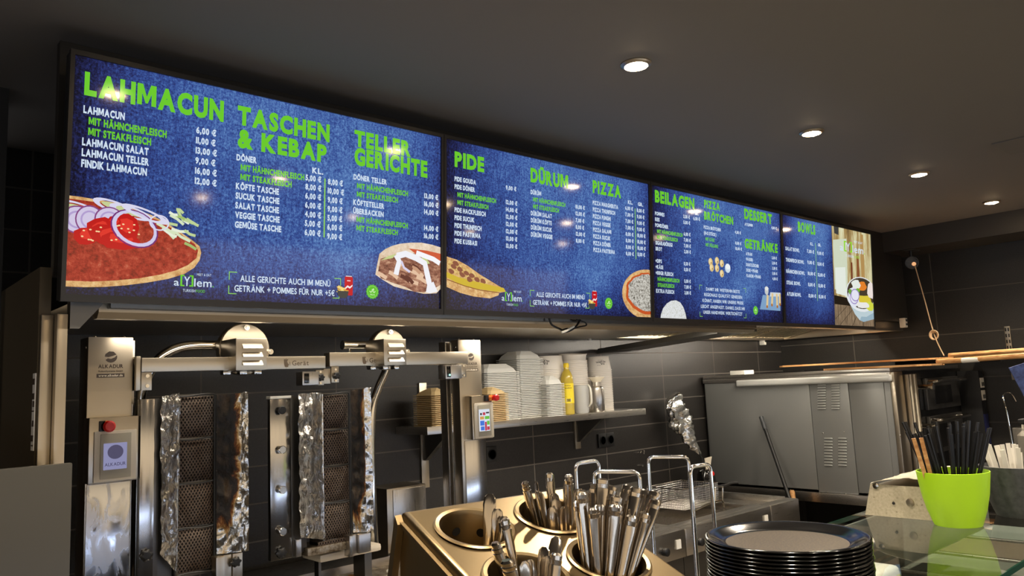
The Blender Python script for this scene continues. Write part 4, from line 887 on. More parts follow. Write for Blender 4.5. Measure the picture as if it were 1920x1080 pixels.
def grill(side):
    L = side == 'l'; YG = 2.50
    if L:
        gx0, gx1 = onY(334, 880, YG).x, onY(402, 880, YG).x; zt, zb = onY(366, 741, YG).z, onY(366, 1074, YG).z
    else:
        gx0, gx1 = onY(606, 880, YG).x, onY(656, 880, YG).x; zt, zb = onY(630, 738, YG).z, onY(630, 1012, YG).z
    t_ = thing('doner_grill', 'left doner grill with dark mesh burners between two foil-wrapped side plates' if L else 'right doner grill beside the curved pipe, with steel knobs on its left strip', 'doner grill', (gx0, YG, ZB), 'doner grills')
    m = MB(); m.box(gx0-.004, gx1+.004, YG+.012, YG+.10, zb-.01, zt+.004, .002); part('burner_body', m, M_dsteel, t_)
    npan = 4; H = (zt-zb-.0)/npan
    for i in range(npan):
        z0 = zb+H*i+.004; z1 = zb+H*(i+1)-.004
        m = MB()
        def fn(u, v, z0=z0, z1=z1):
            bl = 4*u*(1-u)*4*v*(1-v); return Vector((gx0+(gx1-gx0)*u, YG+.010-.010*min(1, bl*1.6)+.0015*noise.noise(Vector((u*6, v*6, i))), z0+(z1-z0)*v)), Vector((0, -1, 0))
        m.sheet(fn, 14, 14, .002); part('burner_mesh', m, M_mesh, t_)
    m = MB()
    for i in range(npan+1): m.tube([(gx0+(gx1-gx0)*u, YG+.004-.004*math.sin(u*3), zb+H*i+.003*math.sin(u*5+i)) for u in [k/8 for k in range(9)]], .0028, 6)
    m.tube([(gx1+.001, YG, zb), (gx1+.001, YG, zt)], .004, 6); part('retaining_rod', m, M_black, t_)
    # left strip, channel, wings
    if L:
        s0, s1 = onY(262, 900, 2.47).x, onY(289, 900, 2.47).x; st = onY(275, 748, 2.47).z
        m = MB(); m.box(s0, s1, 2.47, 2.50, ZB+.02, st, .002); part('control_strip', m, M_band, t_)
        m = MB(); m.box(s1+.001, s1+.016, 2.48, YG+.08, ZB+.02, st, .001); m.box(s1+.018, gx0-.006, YG+.03, YG+.06, ZB+.02, st); part('channel', m, M_dsteel, t_)
        knob(s0+.018, 2.469, onY(275, 1040, 2.47).z, .016, M_black, 'knob', t_)
    else:
        s0, s1 = onY(507, 900, 2.47).x, onY(546, 900, 2.47).x; st = onY(525, 748, 2.47).z
        m = MB(); m.box(s0, s1, 2.47, 2.49, onY(525, 1050, 2.47).z, st, .002); part('control_strip', m, M_band, t_)
        m = MB(); m.box(s0, s1+.002, 2.468, 2.50, st+.001, st+.010, .001); part('strip_cap', m, M_white, t_)
        m = MB(); m.box(s1+.002, s1+.014, 2.474, YG+.08, onY(550, 1045, 2.48).z, st+.01, .001); m.box(s1+.016, gx0-.06, YG+.01, YG+.05, onY(550, 1040, 2.5).z, st+.005, .001); part('channel', m, M_dsteel, t_)
        kx = onY(527, 900, 2.465).x
        for yy_, mt in ((769, M_black), (843, M_chrome), (918, M_chrome), (996, M_chrome)):
            z = onY(527, yy_, 2.465).z; m = MB(); m.lathe([(.0075, 0), (.0075, .012), (.013, .012), (.0135, .018), (.0115, .0195), (0.002, .0195)], (0, 0, 0), 24, Matrix.Translation((kx, 2.4695, z)) @ Matrix.Rotation(PI/2, 4, 'X')); part('gas_knob', m, mt, t_, 'black gas knob' if mt == M_black else 'round steel gas knob')
        knob(kx-.002, 2.469, onY(526, 1037, 2.465).z, .0165, M_black, 'knob', t_)
    # foil wings (thin foil over side plates that stand towards the cook)
    if L:
        a = onY(301, 1040, 2.455); d = onY(303, 742, 2.455); w_ = foil_sheet((a.x, 2.455, a.z), (gx0, YG-.002, zb+.01), (gx0+.002, YG-.002, zt+.008), (d.x, 2.455, d.z-.002), .007, 1, ragged=.07)
    else:
        a = onY(563, 1008, 2.43); d = onY(560, 738, 2.43); w_ = foil_sheet((a.x, 2.43, a.z), (gx0+.001, YG-.002, zb+.008), (gx0-.004, YG-.002, zt+.006), (d.x, 2.43, d.z), .006, 2, ragged=.05)
    part('foil_wing', w_, M_foil, t_, 'clean crumpled foil side plate', ang=60)
    m = MB(); m.tube([(gx0-.003, YG-.004, zb), (gx0-.001, YG-.004, zt)], .003, 6); part('wing_edge', m, M_foil, t_)
    xo = (onY(453, 900, 2.465).x, onY(466, 900, 2.45).x) if L else (onY(686, 900, 2.465).x, onY(699, 900, 2.45).x)
    zt2, zb2 = (onY(430, 739, 2.47).z, onY(430, 1038, 2.47).z) if L else (onY(680, 730, 2.47).z, onY(680, 998, 2.47).z)
    w_ = foil_sheet((gx1+.006, YG-.005, zb2), (xo[0], 2.465, zb2), (xo[0], 2.465, zt2+.002), (gx1+.006, YG-.005, zt2), .007, 3 if L else 4, 14, 60)
    part('scorched_wing', w_, M_foilb if L else M_foilb2, t_, 'foil side plate scorched black and brown', ang=60)
    w_ = foil_sheet((xo[0]-.001, 2.464, zb2), (xo[1], 2.45, zb2+.006), (xo[1], 2.45, zt2+.008), (xo[0]-.001, 2.464, zt2), .005, 5, 8, 60, ragged=.1)
    part('foil_edge', w_, M_foil, t_, 'bright folded foil edge', ang=60)
    # feet
    if L:
        p0, p1 = onY(403, 1045, 2.47), onY(455, 1045, 2.47)
        m = MB(); m.box(p0.x, p0.x+(p1.x-p0.x)*.3, 2.46, 2.50, ZB+.01, p0.z, .002); part('foot_bracket', m, M_sheet, t_); m = MB(); m.box(p0.x+(p1.x-p0.x)*.32, p0.x+(p1.x-p0.x)*.62, 2.475, 2.51, ZB+.01, p0.z, .002); part('foot_bracket', m, M_sheet, t_); m = MB(); m.box(p0.x+(p1.x-p0.x)*.64, p1.x, 2.47, 2.49, ZB+.06, p0.z, .002); part('foot_bracket', m, M_sheet, t_)
        knob(onY(441, 1053, 2.465).x, 2.469, onY(441, 1053, 2.465).z, .015, M_black, 'knob', t_)
        m = MB(); m.box(gx0-.02, gx1+.05, 2.46, 2.62, ZB, ZB+.03, .003); part('grill_base', m, M_dsteel, t_)
    else:
        p0, p1 = onY(653, 1000, 2.47), onY(693, 1000, 2.47)
        m = MB(); m.box(p0.x, p0.x+.017, 2.462, 2.50, zb-.06, zb2-.004, .002); part('foot_bracket', m, M_steel, t_); m = MB(); m.box(p0.x+.019, p0.x+.036, 2.475, 2.51, zb-.055, zb2-.004, .002); part('foot_bracket', m, M_steel, t_); m = MB(); m.box(p0.x+.038, p1.x, 2.462, 2.50, zb-.055, zb2-.004, .002)
        e0 = onY(556, 1016, 2.45); part('foot_bracket', m, M_steel, t_); m = MB(); m.box(e0.x, e0.x+.019, 2.452, 2.49, e0.z-.05, e0.z+.006, .002); part('foot_bracket', m, M_steel, t_)
        c0, c1 = onY(573, 1036, 2.5), onY(655, 1022, 2.5)
        m = MB(); m.box(c0.x, c1.x, 2.485, 2.60, c0.z-.012, c0.z+.014, .002); part('drip_plate', m, M_dirty, t_)
        m = MB(); m.box(gx0-.03, gx1+.01, 2.49, 2.55, c0.z+.012, zb+.004, .002); part('mesh_skirt', m, M_mesh, t_)
        b0, b1 = onY(600, 1040, 2.52), onY(716, 1018, 2.52)
        m = MB(); m.box(b0.x, b1.x, 2.52, 2.66, b1.z-.028, b1.z, .012); part('base_box', m, M_cream, t_)
        m = MB(); m.box(b0.x+.01, b0.x+.02, 2.55, 2.58, ZB+.0075, b1.z-.025); part('base_leg', m, M_dsteel, t_); m = MB(); m.box(b1.x-.05, b1.x-.02, 2.56, 2.64, ZB+.0075, b1.z-.025); part('base_leg', m, M_dsteel, t_)
grill('l'); grill('r')
# crumpled foil on the bench
a = onZ(440, 1075, ZB+.03); m = MB(); R_ = random.Random(4)
def ff(u, v):
    x = .99+.34*u; y = 2.37+.09*v; z = ZB+.042+.028*math.sin(PI*u)*math.sin(PI*v)+.02*noise.noise(Vector((x*25, y*25, 0)))+.009*noise.noise(Vector((x*70, y*70, 3)))
    e = 1+.12*noise.noise(Vector((u*9, v*9, 7))); return Vector((1.16+(x-1.16)*e, y, max(z, ZB+.01))), Vector((0, 0, 1))
m.sheet(ff, 44, 30, .002); solo('foil_sheet', m, M_foil, 'crumpled foil lying on the bench below the left grill', 'foil', ang=60)
# stainless box by the pipe
t_ = thing('steel_housing', 'plain stainless box standing behind the right grill beside the pipe', 'box', (1.87, 2.8, ZB))
p0, p1 = onY(734, 916, 2.74), onY(800, 912, 2.74)
m = MB(); m.box(p0.x-.02, p1.x, 2.745, 2.90, ZB, p0.z, .005); part('housing_body', m, M_sheet, t_)
m = MB(); m.box(p0.x+.008, p1.x-.004, 2.741, 2.7448, ZB+.05, p0.z-.008, .002); part('housing_lid', m, M_steel, t_)

# ------------------------------------------------------------------ wall shelf and what stands on it
SZ = 1.452; SY0 = 2.86
xs0, xs1 = onY(801, 803, SY0).x, onY(1211, 770, SY0).x
t_ = thing('wall_shelf', 'long stainless shelf on the back wall carrying takeaway boxes and paper tubs', 'shelf', (xs0, YB, SZ))
m = MB(); m.box(xs0, xs1, SY0, YB-.001, SZ-.035, SZ, .002); part('shelf_board', m, M_steelh, t_)
for px_ in (819, 1107):
    bx = onY(px_, 790, 3.0).x
    m = MB(); m.prism([(2.90, SZ-.036), (YB-.001, SZ-.036), (YB-.001, SZ-.17), (YB-.03, SZ-.17)], bx-.012, bx+.012, Matrix(((0, 0, 1, 0), (1, 0, 0, 0), (0, 1, 0, 0), (0, 0, 0, 1)))); part('bracket', m, M_dsteel, t_)
    m = MB(); m.box(bx-.022, bx+.022, YB-.012, YB-.001, SZ-.30 if px_ < 900 else SZ-.21, SZ+.2 if px_ < 900 else SZ-.05, .002); part('wall_rail', m, M_sheet, t_)
def tray_mesh(w_, d, h, inset, rim, th, name, mt, seg_ch=.012):
    """one upside-down hinged tray: flange at z=0, walls rising inward to a flat top with bevelled corners"""
    def ring(a, b_, z, ch): 
        return [Vector(p) for p in ((-a+ch, -b_, z), (a-ch, -b_, z), (a, -b_+ch, z), (a, b_-ch, z), (a-ch, b_, z), (-a+ch, b_, z), (-a, b_-ch, z), (-a, -b_+ch, z))]
    W, D = w_/2, d/2; m = MB(); c = seg_ch
    rs = [ring(W, D, 0, c), ring(W, D, rim, c), ring(W-.010, D-.010, rim+.001, c), ring(W-.010-inset*.4, D-.010-inset*.4, h*.5, c), ring(W-.012-inset, D-.012-inset, h-.004, c*1.6), ring(W-.016-inset, D-.016-inset, h, c*1.6)]
    inn = [ring(W-.016-inset-th, D-.016-inset-th, h-th*3, c*1.6), ring(W-.010-inset*.4-th, D-.010-inset*.4-th, h*.5, c), ring(W-.010-th, D-.010-th, .0, c)]
    rings = rs + inn; n_ = 8; vs_ = [p for r in rings for p in r]; fs_ = []
    for i in range(len(rings)-1):
        if i == 5:
            fs_.append(tuple(range(5*n_, 6*n_))); fs_.append(tuple(range(7*n_-1, 6*n_-1, -1))); continue
        for j in range(n_): k = (j+1) % n_; fs_.append((i*n_+j, i*n_+k, (i+1)*n_+k, (i+1)*n_+j))
    for j in range(n_): k = (j+1) % n_; fs_.append((8*n_+j, 8*n_+k, k, j))
    m.mesh(vs_, fs_); return m
def stack(proto, n, x, y, z, pitch, rz, label_top, label, group, jit=.0002, top=None):
    R_ = random.Random(int(x*1000)); last = None
    for i in range(n):
        M_ = Matrix.Translation((x+R_.uniform(-jit, jit), y+R_.uniform(-jit, jit), z+i*pitch)) @ Matrix.Rotation(rz+R_.uniform(-.001, .001), 4, 'Z')
        o = proto if (i == 0 and not proto.get('used')) else proto.copy()
        if o is not proto: C.objects.link(o)
        proto['used'] = 1; o.matrix_world = M_
        o['label'] = label_top if i == n-1 else label; o['group'] = group; last = o
    return last
def clean():
    for o in S.objects:
        if 'used' in o: del o['used']
cl_foam = solo('foam_box', tray_mesh(.235, .20, .046, .026, .003, .0005, 'foam', M_foam), M_foam, 'x', 'takeaway box', 'foam takeaway boxes', flat=True)
cl_small = solo('foam_box', tray_mesh(.135, .135, .046, .022, .003, .0005, 'foam', M_white), M_foam, 'x', 'takeaway box', 'small foam boxes', flat=True)
cl_kraft = solo('kraft_tray', tray_mesh(.135, .15, .035, .03, .003, .0005, 'kraft', M_kraft), M_kraft, 'x', 'takeaway tray', 'kraft trays', flat=True)
def xy(px_, Y, py=770): return onY(px_, py, Y).x
PF = .0068
foam_spots = [('front', 940, 2.965, .235, 'widest white foam stack, in front'), ('tall', 978, 3.0, .33, 'tallest white foam stack')]
stack(cl_foam, 28, 2.568, 3.0, SZ+.0005, .0086, .0, 'topmost white foam box of the wide stack just right of the right robot column', 'white foam takeaway box within the wide stack right of the robot column', 'white foam boxes in the wide stack')
stack(cl_foam, 44, 2.725, 3.0, SZ+.0005, .0069, .12, 'topmost white foam box of the tallest stack on the wall shelf', 'white foam takeaway box within the tallest stack on the wall shelf', 'white foam boxes in the tallest stack') if False else None
cl_foam2 = solo('foam_box', tray_mesh(.19, .185, .044, .025, .003, .0005, 'foam', M_foam), M_foam, 'x', 'takeaway box', 'foam', flat=True)
stack(cl_foam2, 35, 2.785, 3.012, SZ+.0005, .0088, .0, 'topmost white foam box of the tallest stack on the wall shelf', 'white foam takeaway box within the tallest stack on the wall shelf', 'white foam boxes in the tallest stack')
stack(cl_small, 20, 2.905, 2.93, SZ+.0005, .0086, .0, 'small rounded white foam box on top of the short stack before the wide paper tubs', 'small white foam box within the short stack before the wide paper tubs', 'small white foam boxes')
stack(cl_kraft, 17, 2.17, 2.955, SZ+.0005, .0086, .1, 'top kraft tray of the stack at the shelf end left of the right robot column', 'brown kraft tray within the stack left of the right robot column', 'kraft trays left of the robot column')
stack(cl_kraft, 16, 2.475, 2.905, SZ+.0005, .0086, .0, 'top kraft tray of the stack just right of the red stop button', 'brown kraft tray within the stack right of the red stop button', 'kraft trays right of the stop button')
# paper tubs
def tub(r0, r1, h, name='paper_tub'):
    m = MB(); th = .0003
    # upside down: rolled rim (r1) at z=0, base (r0) on top
    prof = [(r1+.003, 0), (r1+.0035, .002), (r1+.003, .0045), (r1, .005), (r0, h-.001), (r0-.001, h), (r0-.003, h), (r0-.003, h-.005), (.001, h-.005), (.001, h-.0055), (r0-.0031, h-.0055), (r0-th, h-.0065), (r1-th, .004), (r1-th, 0)]
    m.lathe(prof, (0, 0, 0), 40, closed=True); return m
def cup_logo(r0, r1, h, a0, flip=True):
    m = MB(); hh = .016
    def f(u, v):
        z = h*.55-(v-.5*hh)*(1 if flip else -1); r = r1+(r0-r1)*z/h+.0008; a = a0+(-u if flip else u)/r; return Vector((r*math.cos(a), r*math.sin(a), z))
    L_ = .062
    put_text(m, 'a', f, 0, 0, hh*.72, L_*.13, .01); put_text(m, 'Y', f, L_*.25, 0, hh, L_*.13, .02); put_text(m, 'lem', f, L_*.5, 0, hh*.9, L_*.42, .01)
    for s_, x in ((1, L_*.16), (-1, L_*.47)):
        for a, b_, c, d in ((0, .003, -.002, hh*1.25), (0, .007, hh*1.05, hh*1.25), (0, .007, -.002, .001)):
            m.poly([f(x+s_*a, c), f(x+s_*b_, c), f(x+s_*b_, d), f(x+s_*a, d)])
    put_text(m, 'MEET & EAT', f, L_*.55, hh*1.3, hh*.24, L_*.33, 0); put_text(m, 'TURKISH FOOD', f, L_*.25, -hh*.5, hh*.24, L_*.5, 0)
    return m
def tub_stack(x, y, r0, r1, h, n, pitch, la, lb, grp, a0):
    p_ = solo('paper_tub', tub(r0, r1, h), M_paper, 'x', 'paper tub', grp, ang=40)
    top = stack(p_, n, x, y, SZ+.0005, pitch, 0, la, lb, grp, .00005)
    top.rotation_euler = (0, 0, 0); top.location = (x, y, SZ+.0005+(n-1)*pitch)
    if a0 is not None:
        m = cup_logo(r0, r1, h, a0); lg = part('printed_logo', m, M_ink, top, 'black printed lettering, upside down', flat=True)
    return top
tub_stack(2.995, 3.018, .082, .089, .075, 27, .0093, 'topmost of the wide white paper tubs, left of the three tub stacks', 'wide white paper tub within the left of the three tub stacks', 'wide paper tubs', -2.2)
pm = solo('paper_tub', tub(.064, .076, .085), M_paper, 'x', 'paper tub', 'x', ang=40)
for i in range(22):
    o = pm if i == 0 else pm.copy()
    if i: C.objects.link(o)
    tl = Matrix.Rotation(.07, 4, 'X') @ Matrix.Rotation(-.05, 4, 'Y') if i == 21 else Matrix()
    o.matrix_world = Matrix.Translation((3.185, 3.0, SZ+.0005+i*.0102+.085+(.028 if i == 21 else 0))) @ tl @ Matrix.Rotation(PI, 4, 'X')
    o['label'] = 'open white paper tub sitting tilted on top of the middle tub stack' if i == 21 else 'white paper tub within the middle of the three tub stacks'
    o['group'] = 'paper tubs of the middle stack'
m = cup_logo(.064, .076, .085, -1.0); part('printed_logo', m, M_ink, o, 'black printed lettering', flat=True)
tub_stack(3.405, 3.01, .064, .074, .08, 24, .0100, 'topmost paper tub of the right tub stack, with upside-down black lettering', 'white paper tub within the right of the three tub stacks', 'paper tubs of the right stack', -1.75)
# oil bottle
x, y = onY(1066, 772, 2.90).x, 2.90
t_ = thing('oil_bottle', 'clear bottle of yellow oil with a yellow label and cap on the wall shelf', 'bottle', (x, y, SZ))
M_oil = mat('yellow_oil', (214, 190, 78), .12, trans=.35, alpha=1)
m = MB(); prof = [(.030, 0), (.034, .004), (.034, .02), (.0325, .03), (.034, .04), (.034, .19), (.0325, .2), (.033, .212), (.026, .235), (.016, .252), (.0135, .262), (.0135, .272)]
m.lathe([(r_*1.0, z_*.93) for r_, z_ in prof], (x, y, SZ+.0005), 28); part('bottle_body', m, M_oil, t_)
m = MB(); m.lathe([(.0155, .25), (.0155, .268), (.012, .274)], (x, y, SZ), 24); part('cap', m, M_yel, t_)
m = MB(); m.lathe([(.0346, .06), (.0346, .165)], (x, y, SZ), 32, closed=False); lbm = part('bottle_label', m, mat('yellow_label', (226, 204, 40), .4), t_)
m = MB()
def fl(u, v): a = -PI/2-.65+u/.0349; return Vector((x+.0351*math.cos(a), y+.0351*math.sin(a), SZ+v))
put_text(m, 'Reines', fl, -.016, .150, .008, .03, .02); put_text(m, 'Sonnenblumenöl', fl, -.019, .138, .007, .04, .02)
R_ = random.Random(2)
for i in range(5): m.poly([fl(-.018, .128-i*.008), fl(-.018+R_.uniform(.02, .036), .128-i*.008), fl(.012, .130-i*.008), fl(-.018, .130-i*.008)])
part('label_print', m, mat('olive_print', (120, 100, 20), .5), lbm, flat=True)
m = MB(); m.poly([fl(-.012, .066), fl(.012, .066), fl(.012, .086), fl(-.012, .086)]); bc = part('barcode_field', m, M_white, lbm, flat=True)
m = MB(); u = -.010
def fl2(u, v): a = -PI/2-.65+u/.0349; return Vector((x+.0353*math.cos(a), y+.0353*math.sin(a), SZ+v))
while u < .009: d = R_.choice((.0007, .0014)); m.poly([fl2(u, .069), fl2(u+d, .069), fl2(u+d, .084), fl2(u, .084)]); u += d+R_.choice((.0007, .0012))
part('barcode', m, M_ink, lbm, flat=True)
# measuring jug
x, y = onY(1091, 772, 2.92).x, 2.92
t_ = thing('measuring_jug', 'translucent white plastic jug between the oil bottle and the steel flask', 'jug', (x, y, SZ))
M_jug = mat('translucent_plastic', (205, 205, 202), .4, alpha=.72)
m = MB(); m.lathe([(.036, 0), (.040, .006), (.046, .15), (.048, .152), (.044, .150), (.038, .008), (.02, .004)], (x, y, SZ+.0005), 32); part('jug_body', m, M_jug, t_)
m = MB(); m.tube(smooth_path([(x+.012, y-.046, SZ+.15), (x+.004, y-.068, SZ+.13), (x+.008, y-.066, SZ+.06), (x+.014, y-.042, SZ+.035)], 6), .0055, 8); part('jug_handle', m, M_white, t_)
# steel flask with a pouring dish, white folded carton behind
x, y = onY(1119, 770, 2.915).x, 2.905
t_ = thing('steel_flask', 'brushed metal flask with a flared pale mouth on the right of the shelf', 'flask', (x, y, SZ))
m = MB(); m.lathe([(.036, 0), (.0385, .004), (.0385, .12), (.036, .134), (.024, .143), (.023, .165)], (x, y, SZ+.0005), 32); part('flask_body', m, M_steel, t_)
m = MB(); m.lathe([(.023, .165), (.026, .17), (.044, .19), (.045, .1925), (.041, .191), (.02, .170)], (x, y, SZ), 32); part('flask_mouth', m, M_kraftin, t_)
t_ = thing('menu_carton', 'folded white carton standing behind the steel flask', 'carton', (x, 2.965, SZ))
m = MB(); m.box(x-.055, x-.052, 2.93, 2.99, SZ+.0005, SZ+.18); m.box(x-.053, x+.05, 2.988, 2.992, SZ+.0005, SZ+.195); m.box(x+.05, x+.078, 2.955, 2.96, SZ+.0005, SZ+.20); part('carton_panel', m, M_paper, t_)
clean()
# sockets and switches
def socket(px_, py, n, label, rot=0):
    c = onY(px_, py, YB); s_ = .071
    t_ = thing('wall_socket', label, 'socket', (c.x, YB, c.z))
    for i in range(n):
        cx = c.x+(i-(n-1)/2)*s_
        m = MB(); m.box(cx-.035, cx+.035, YB-.011, YB-.0005, c.z-.04, c.z+.04, .003); part('frame', m, M_black, t_)
        m = MB(); m.lathe([(.024, 0), (.026, .004), (.022, .004), (.020, -.008), (.002, -.008)], (0, 0, 0), 28, Matrix.Translation((cx, YB-.011, c.z)) @ Matrix.Rotation(PI/2, 4, 'X')); part('insert', m, M_blackg, t_)
socket(1135, 825, 2, 'black double wall socket under the right end of the shelf'); socket(920, 852, 1, 'single black wall socket right beside the right robot column')
for px_, py, nm in ((1201, 848, 'hook pair'), (1201, 873, 'single hook')):
    a = onY(px_, py, YB); m = MB()
    if 'pair' in nm: m.tube(fillet([(a.x-.025, YB-.001, a.z), (a.x-.025, YB-.02, a.z), (a.x-.02, YB-.022, a.z+.012)], .005), .003, 8); m.tube(fillet([(a.x+.012, YB-.001, a.z+.012), (a.x+.012, YB-.02, a.z+.01), (a.x+.006, YB-.02, a.z-.012)], .005), .003, 8)
    else: m.cyl((a.x, YB-.001, a.z), (a.x, YB-.018, a.z), .006)
    solo('wall_hook', m, M_chrome, ('small bent pair of steel hooks on the black tiles right of the socket' if 'pair' in nm else 'single steel peg on the tiles below the bent hooks'), 'hook')
# cables under the screens
a, b_ = onY(1028, 598, 2.04), onY(1094, 598, 2.04); c1, c2 = onY(1050, 617, 2.04), onY(1062, 622, 2.04)
t_ = thing('cable_loop', 'dark cables hanging in a loop below the second menu screen', 'cable', tuple(a))
m = MB(); m.tube(smooth_path([a+Vector((0, 0, .02)), onY(1034, 608, 2.035), c1, c2, onY(1080, 612, 2.03), b_+Vector((0, 0, .02))], 8), .004, 8); part('cable', m, M_black, t_)
m = MB(); m.tube(smooth_path([onY(1080, 600, 2.035), onY(1096, 604, 2.03), onY(1099, 610, 2.03), onY(1086, 613, 2.03), onY(1066, 619, 2.03), onY(1056, 624, 2.03), onY(1054, 619, 2.03), onY(1064, 616, 2.03)], 6), .003, 8); part('cable', m, M_black, t_)
m = MB(); m.tube(smooth_path([onY(1053, 623, 2.028), onY(1060, 621, 2.026), onY(1076, 612, 2.026)], 5), .0045, 8); part('cable_tie', m, M_white, t_)

# ------------------------------------------------------------------ fryer units right of the robots
FX = [2.66, 3.05, 3.82, 4.12]
def fryer(x0, x1, label, lid=False):
    t_ = thing('fryer', label, 'fryer', (x0, 2.24, 0), 'fryer units')
    m = MB(); m.box(x0, x1, 2.24, 3.10, .1, .90); part('cabinet', m, M_dsteel, t_)
    m = MB(); m.box(x0, x1, 2.22, 2.27, .80, .925, .006); m.box(x0, x1, 2.27, 2.34, .905, .925, .003); m.box(x0, x1, 2.98, 3.10, .905, .94, .003); m.box(x0, x0+.03, 2.34, 2.98, .905, .925, .002); m.box(x1-.03, x1, 2.34, 2.98, .905, .925, .002); part('worktop_rim', m, M_steelh, t_)
    m = MB(); m.box(x0+.03, x1-.03, 2.34, 2.98, .901, .908); part('basin', m, mat('hot_oil', (70, 62, 50), .15, .6) if not lid else M_steel, t_)
    m = MB(); m.box(x1-.075, x1-.04, 2.216, 2.2195, .845, .885); part('rating_plate', m, M_white, t_)
    for k in range(2):
        m = MB(); m.lathe([(.018, 0), (.018, .02), (.012, .024)], (0, 0, 0), 20, Matrix.Translation((x0+.1+k*.12, 2.2195, .85)) @ Matrix.Rotation(PI/2, 4, 'X')); part('control_knob', m, M_black, t_)
    m = MB(); m.box(x0+.01, x1-.01, 3.10, 3.113, .90, 1.0, .002); part('splash_back', m, M_steelh, t_)
    return t_
fryer(FX[0], FX[1]-.004, 'fryer unit nearest the robots, partly behind the wire guides', True); fryer(FX[1], FX[2]-.004, 'middle fryer unit with the wire basket standing in it'); 
t_ = thing('prep_sink', 'stainless counter unit in the corner before the pizza oven', 'counter', (FX[2], 2.24, 0))
m = MB(); m.box(FX[2], FX[3], 2.26, 3.10, .1, .86); part('cabinet', m, M_dsteel, t_)
m = MB(); m.box(FX[2], FX[3], 2.22, 2.30, .80, .925, .008); m.box(FX[2], FX[3], 2.30, 3.10, .88, .895, .002); m.box(FX[3]-.03, FX[3], 2.30, 3.10, .895, .93, .004); part('counter_top', m, M_steelh, t_)
a, b_ = onY(1128, 918, 2.95), onY(1152, 930, 2.95)
t_ = thing('steel_hood_box', 'low stainless box at the wall behind the wire guides', 'box', (2.95, 2.95, .94))
m = MB(); m.box(2.72, 3.12, 2.90, 3.08, .945, 1.03, .004); part('box_body', m, M_steelh, t_)
# frying basket
def wire_box(mb, x0, x1, y0, y1, z0, z1, st, r):
    n = int((x1-x0)/st)
    for i in range(n+1):
        x = x0+(x1-x0)*i/n
        mb.tube([(x, y0, z1), (x, y0, z0), (x, y1, z0), (x, y1, z1)], r, 4)
    n = int((y1-y0)/st)
    for i in range(n+1):
        y = y0+(y1-y0)*i/n
        mb.tube([(x0, y, z1), (x0, y, z0), (x1, y, z0), (x1, y, z1)], r, 4)
    n = int((z1-z0)/st)
    for i in range(1, n):
        z = z0+(z1-z0)*i/n; mb.tube([(x0, y0, z), (x1, y0, z), (x1, y1, z), (x0, y1, z)], r, 4, closed=True)
bx0, bx1 = 3.30, 3.52
t_ = thing('frying_basket', 'fine wire frying basket hanging in the fryer behind the wire guides', 'basket', (bx0, 2.5, .95))
m = MB(); wire_box(m, 3.44, 3.76, 2.50, 2.74, .93, 1.035, .011, .0011); part('basket_mesh', m, M_steel, t_)
m = MB(); m.tube([(3.44, 2.50, 1.035), (3.76, 2.50, 1.035), (3.76, 2.74, 1.035), (3.44, 2.74, 1.035)], .003, 6, closed=True); part('basket_rim', m, M_chrome, t_)
m = MB(); m.tube(fillet([onY(1300, 958, 2.49), onY(1328, 945, 2.46), onY(1355, 937, 2.44), onY(1358, 950, 2.44)], .02), .005, 8); m.tube(fillet([onY(1341, 940, 2.5), onY(1341, 912, 2.5), onY(1355, 912, 2.55), onY(1355, 940, 2.55)], .01), .004, 8); part('basket_handle', m, M_chrome, t_)
# electric slicer with foil-wrapped blade in the corner
p0 = onY(1325, 905, 2.70)
t_ = thing('slicing_knife_stand', 'black electric slicer body with a red button in the corner by the oven', 'electric knife', tuple(p0))
m = MB(); m.lathe([(.045, -.075), (.055, -.06), (.057, 0), (.052, .05), (.04, .07), (.015, .078)], p0, 24); part('motor_body', m, M_blackg, t_)
m = MB(); m.lathe([(.07, .8955-p0.z), (.07, .905-p0.z), (.05, -.072)], p0, 24); part('foot', m, M_black, t_)
a = onY(1334, 888, 2.64); m = MB(); m.lathe([(.012, 0), (.014, .008), (.010, .014)], (0, 0, 0), 16, Matrix.Translation(a) @ Matrix.Rotation(PI/2, 4, 'X')); part('red_button', m, M_red, t_, 'red button')
m = MB(); m.tube(smooth_path([p0+Vector((.05, -.02, -.02)), onY(1350, 912, 2.66), onY(1372, 906, 2.64), onY(1384, 905, 2.62)], 6), .008, 8); part('handle', m, M_black, t_)
a = onY(1328, 868, 2.74); m = MB(); m.prism([(-.028, -.035), (.012, -.035), (.04, .035), (-.035, .03)], -.002, .002, Matrix.Translation(a) @ Matrix.Rotation(PI/2, 4, 'X')); part('scraper_blade', m, M_cream, t_)
pts = [onY(1262, 742, 3.0), onY(1268, 765, 3.0), onY(1276, 790, 3.0), onY(1288, 812, 2.98), onY(1298, 832, 2.96), onY(1305, 843, 2.95), onY(1313, 852, 2.94)]
rad = [.055, .078, .086, .068, .036, .026, .011]
t_ = thing('foil_wrapped_spatula', 'tool with its head wrapped in crumpled foil, leaning on the tiles beside the oven', 'wrapped tool', tuple(pts[-1]))
sp_ = smooth_path(pts, 7); m = MB(); rings = []; n_ = 26
for i, p in enumerate(sp_):
    f = i/(len(sp_)-1)*(len(rad)-1); k = min(int(f), len(rad)-2); r = rad[k]+(rad[k+1]-rad[k])*(f-k)
    rg = []
    for j in range(n_):
        a = 2*PI*j/n_; d = Vector((math.cos(a)*.92, math.sin(a)*.5, math.cos(a)*.45)); q = p+d*r
        rg.append(q+d*r*(.5*noise.noise(q*26)+.3*noise.noise(q*70)))
    rings.append(rg)
m.rings(rings); part('foil_wrap', m, M_foil, t_, 'crumpled foil wrapping', ang=60)
m = MB(); m.tube([onY(1310, 847, 2.94), onY(1320, 868, 2.92), onY(1326, 885, 2.89), (onY(1326, 885, 2.89).x+.02, 2.86, .9)], .006, 8); part('handle', m, M_black, t_)

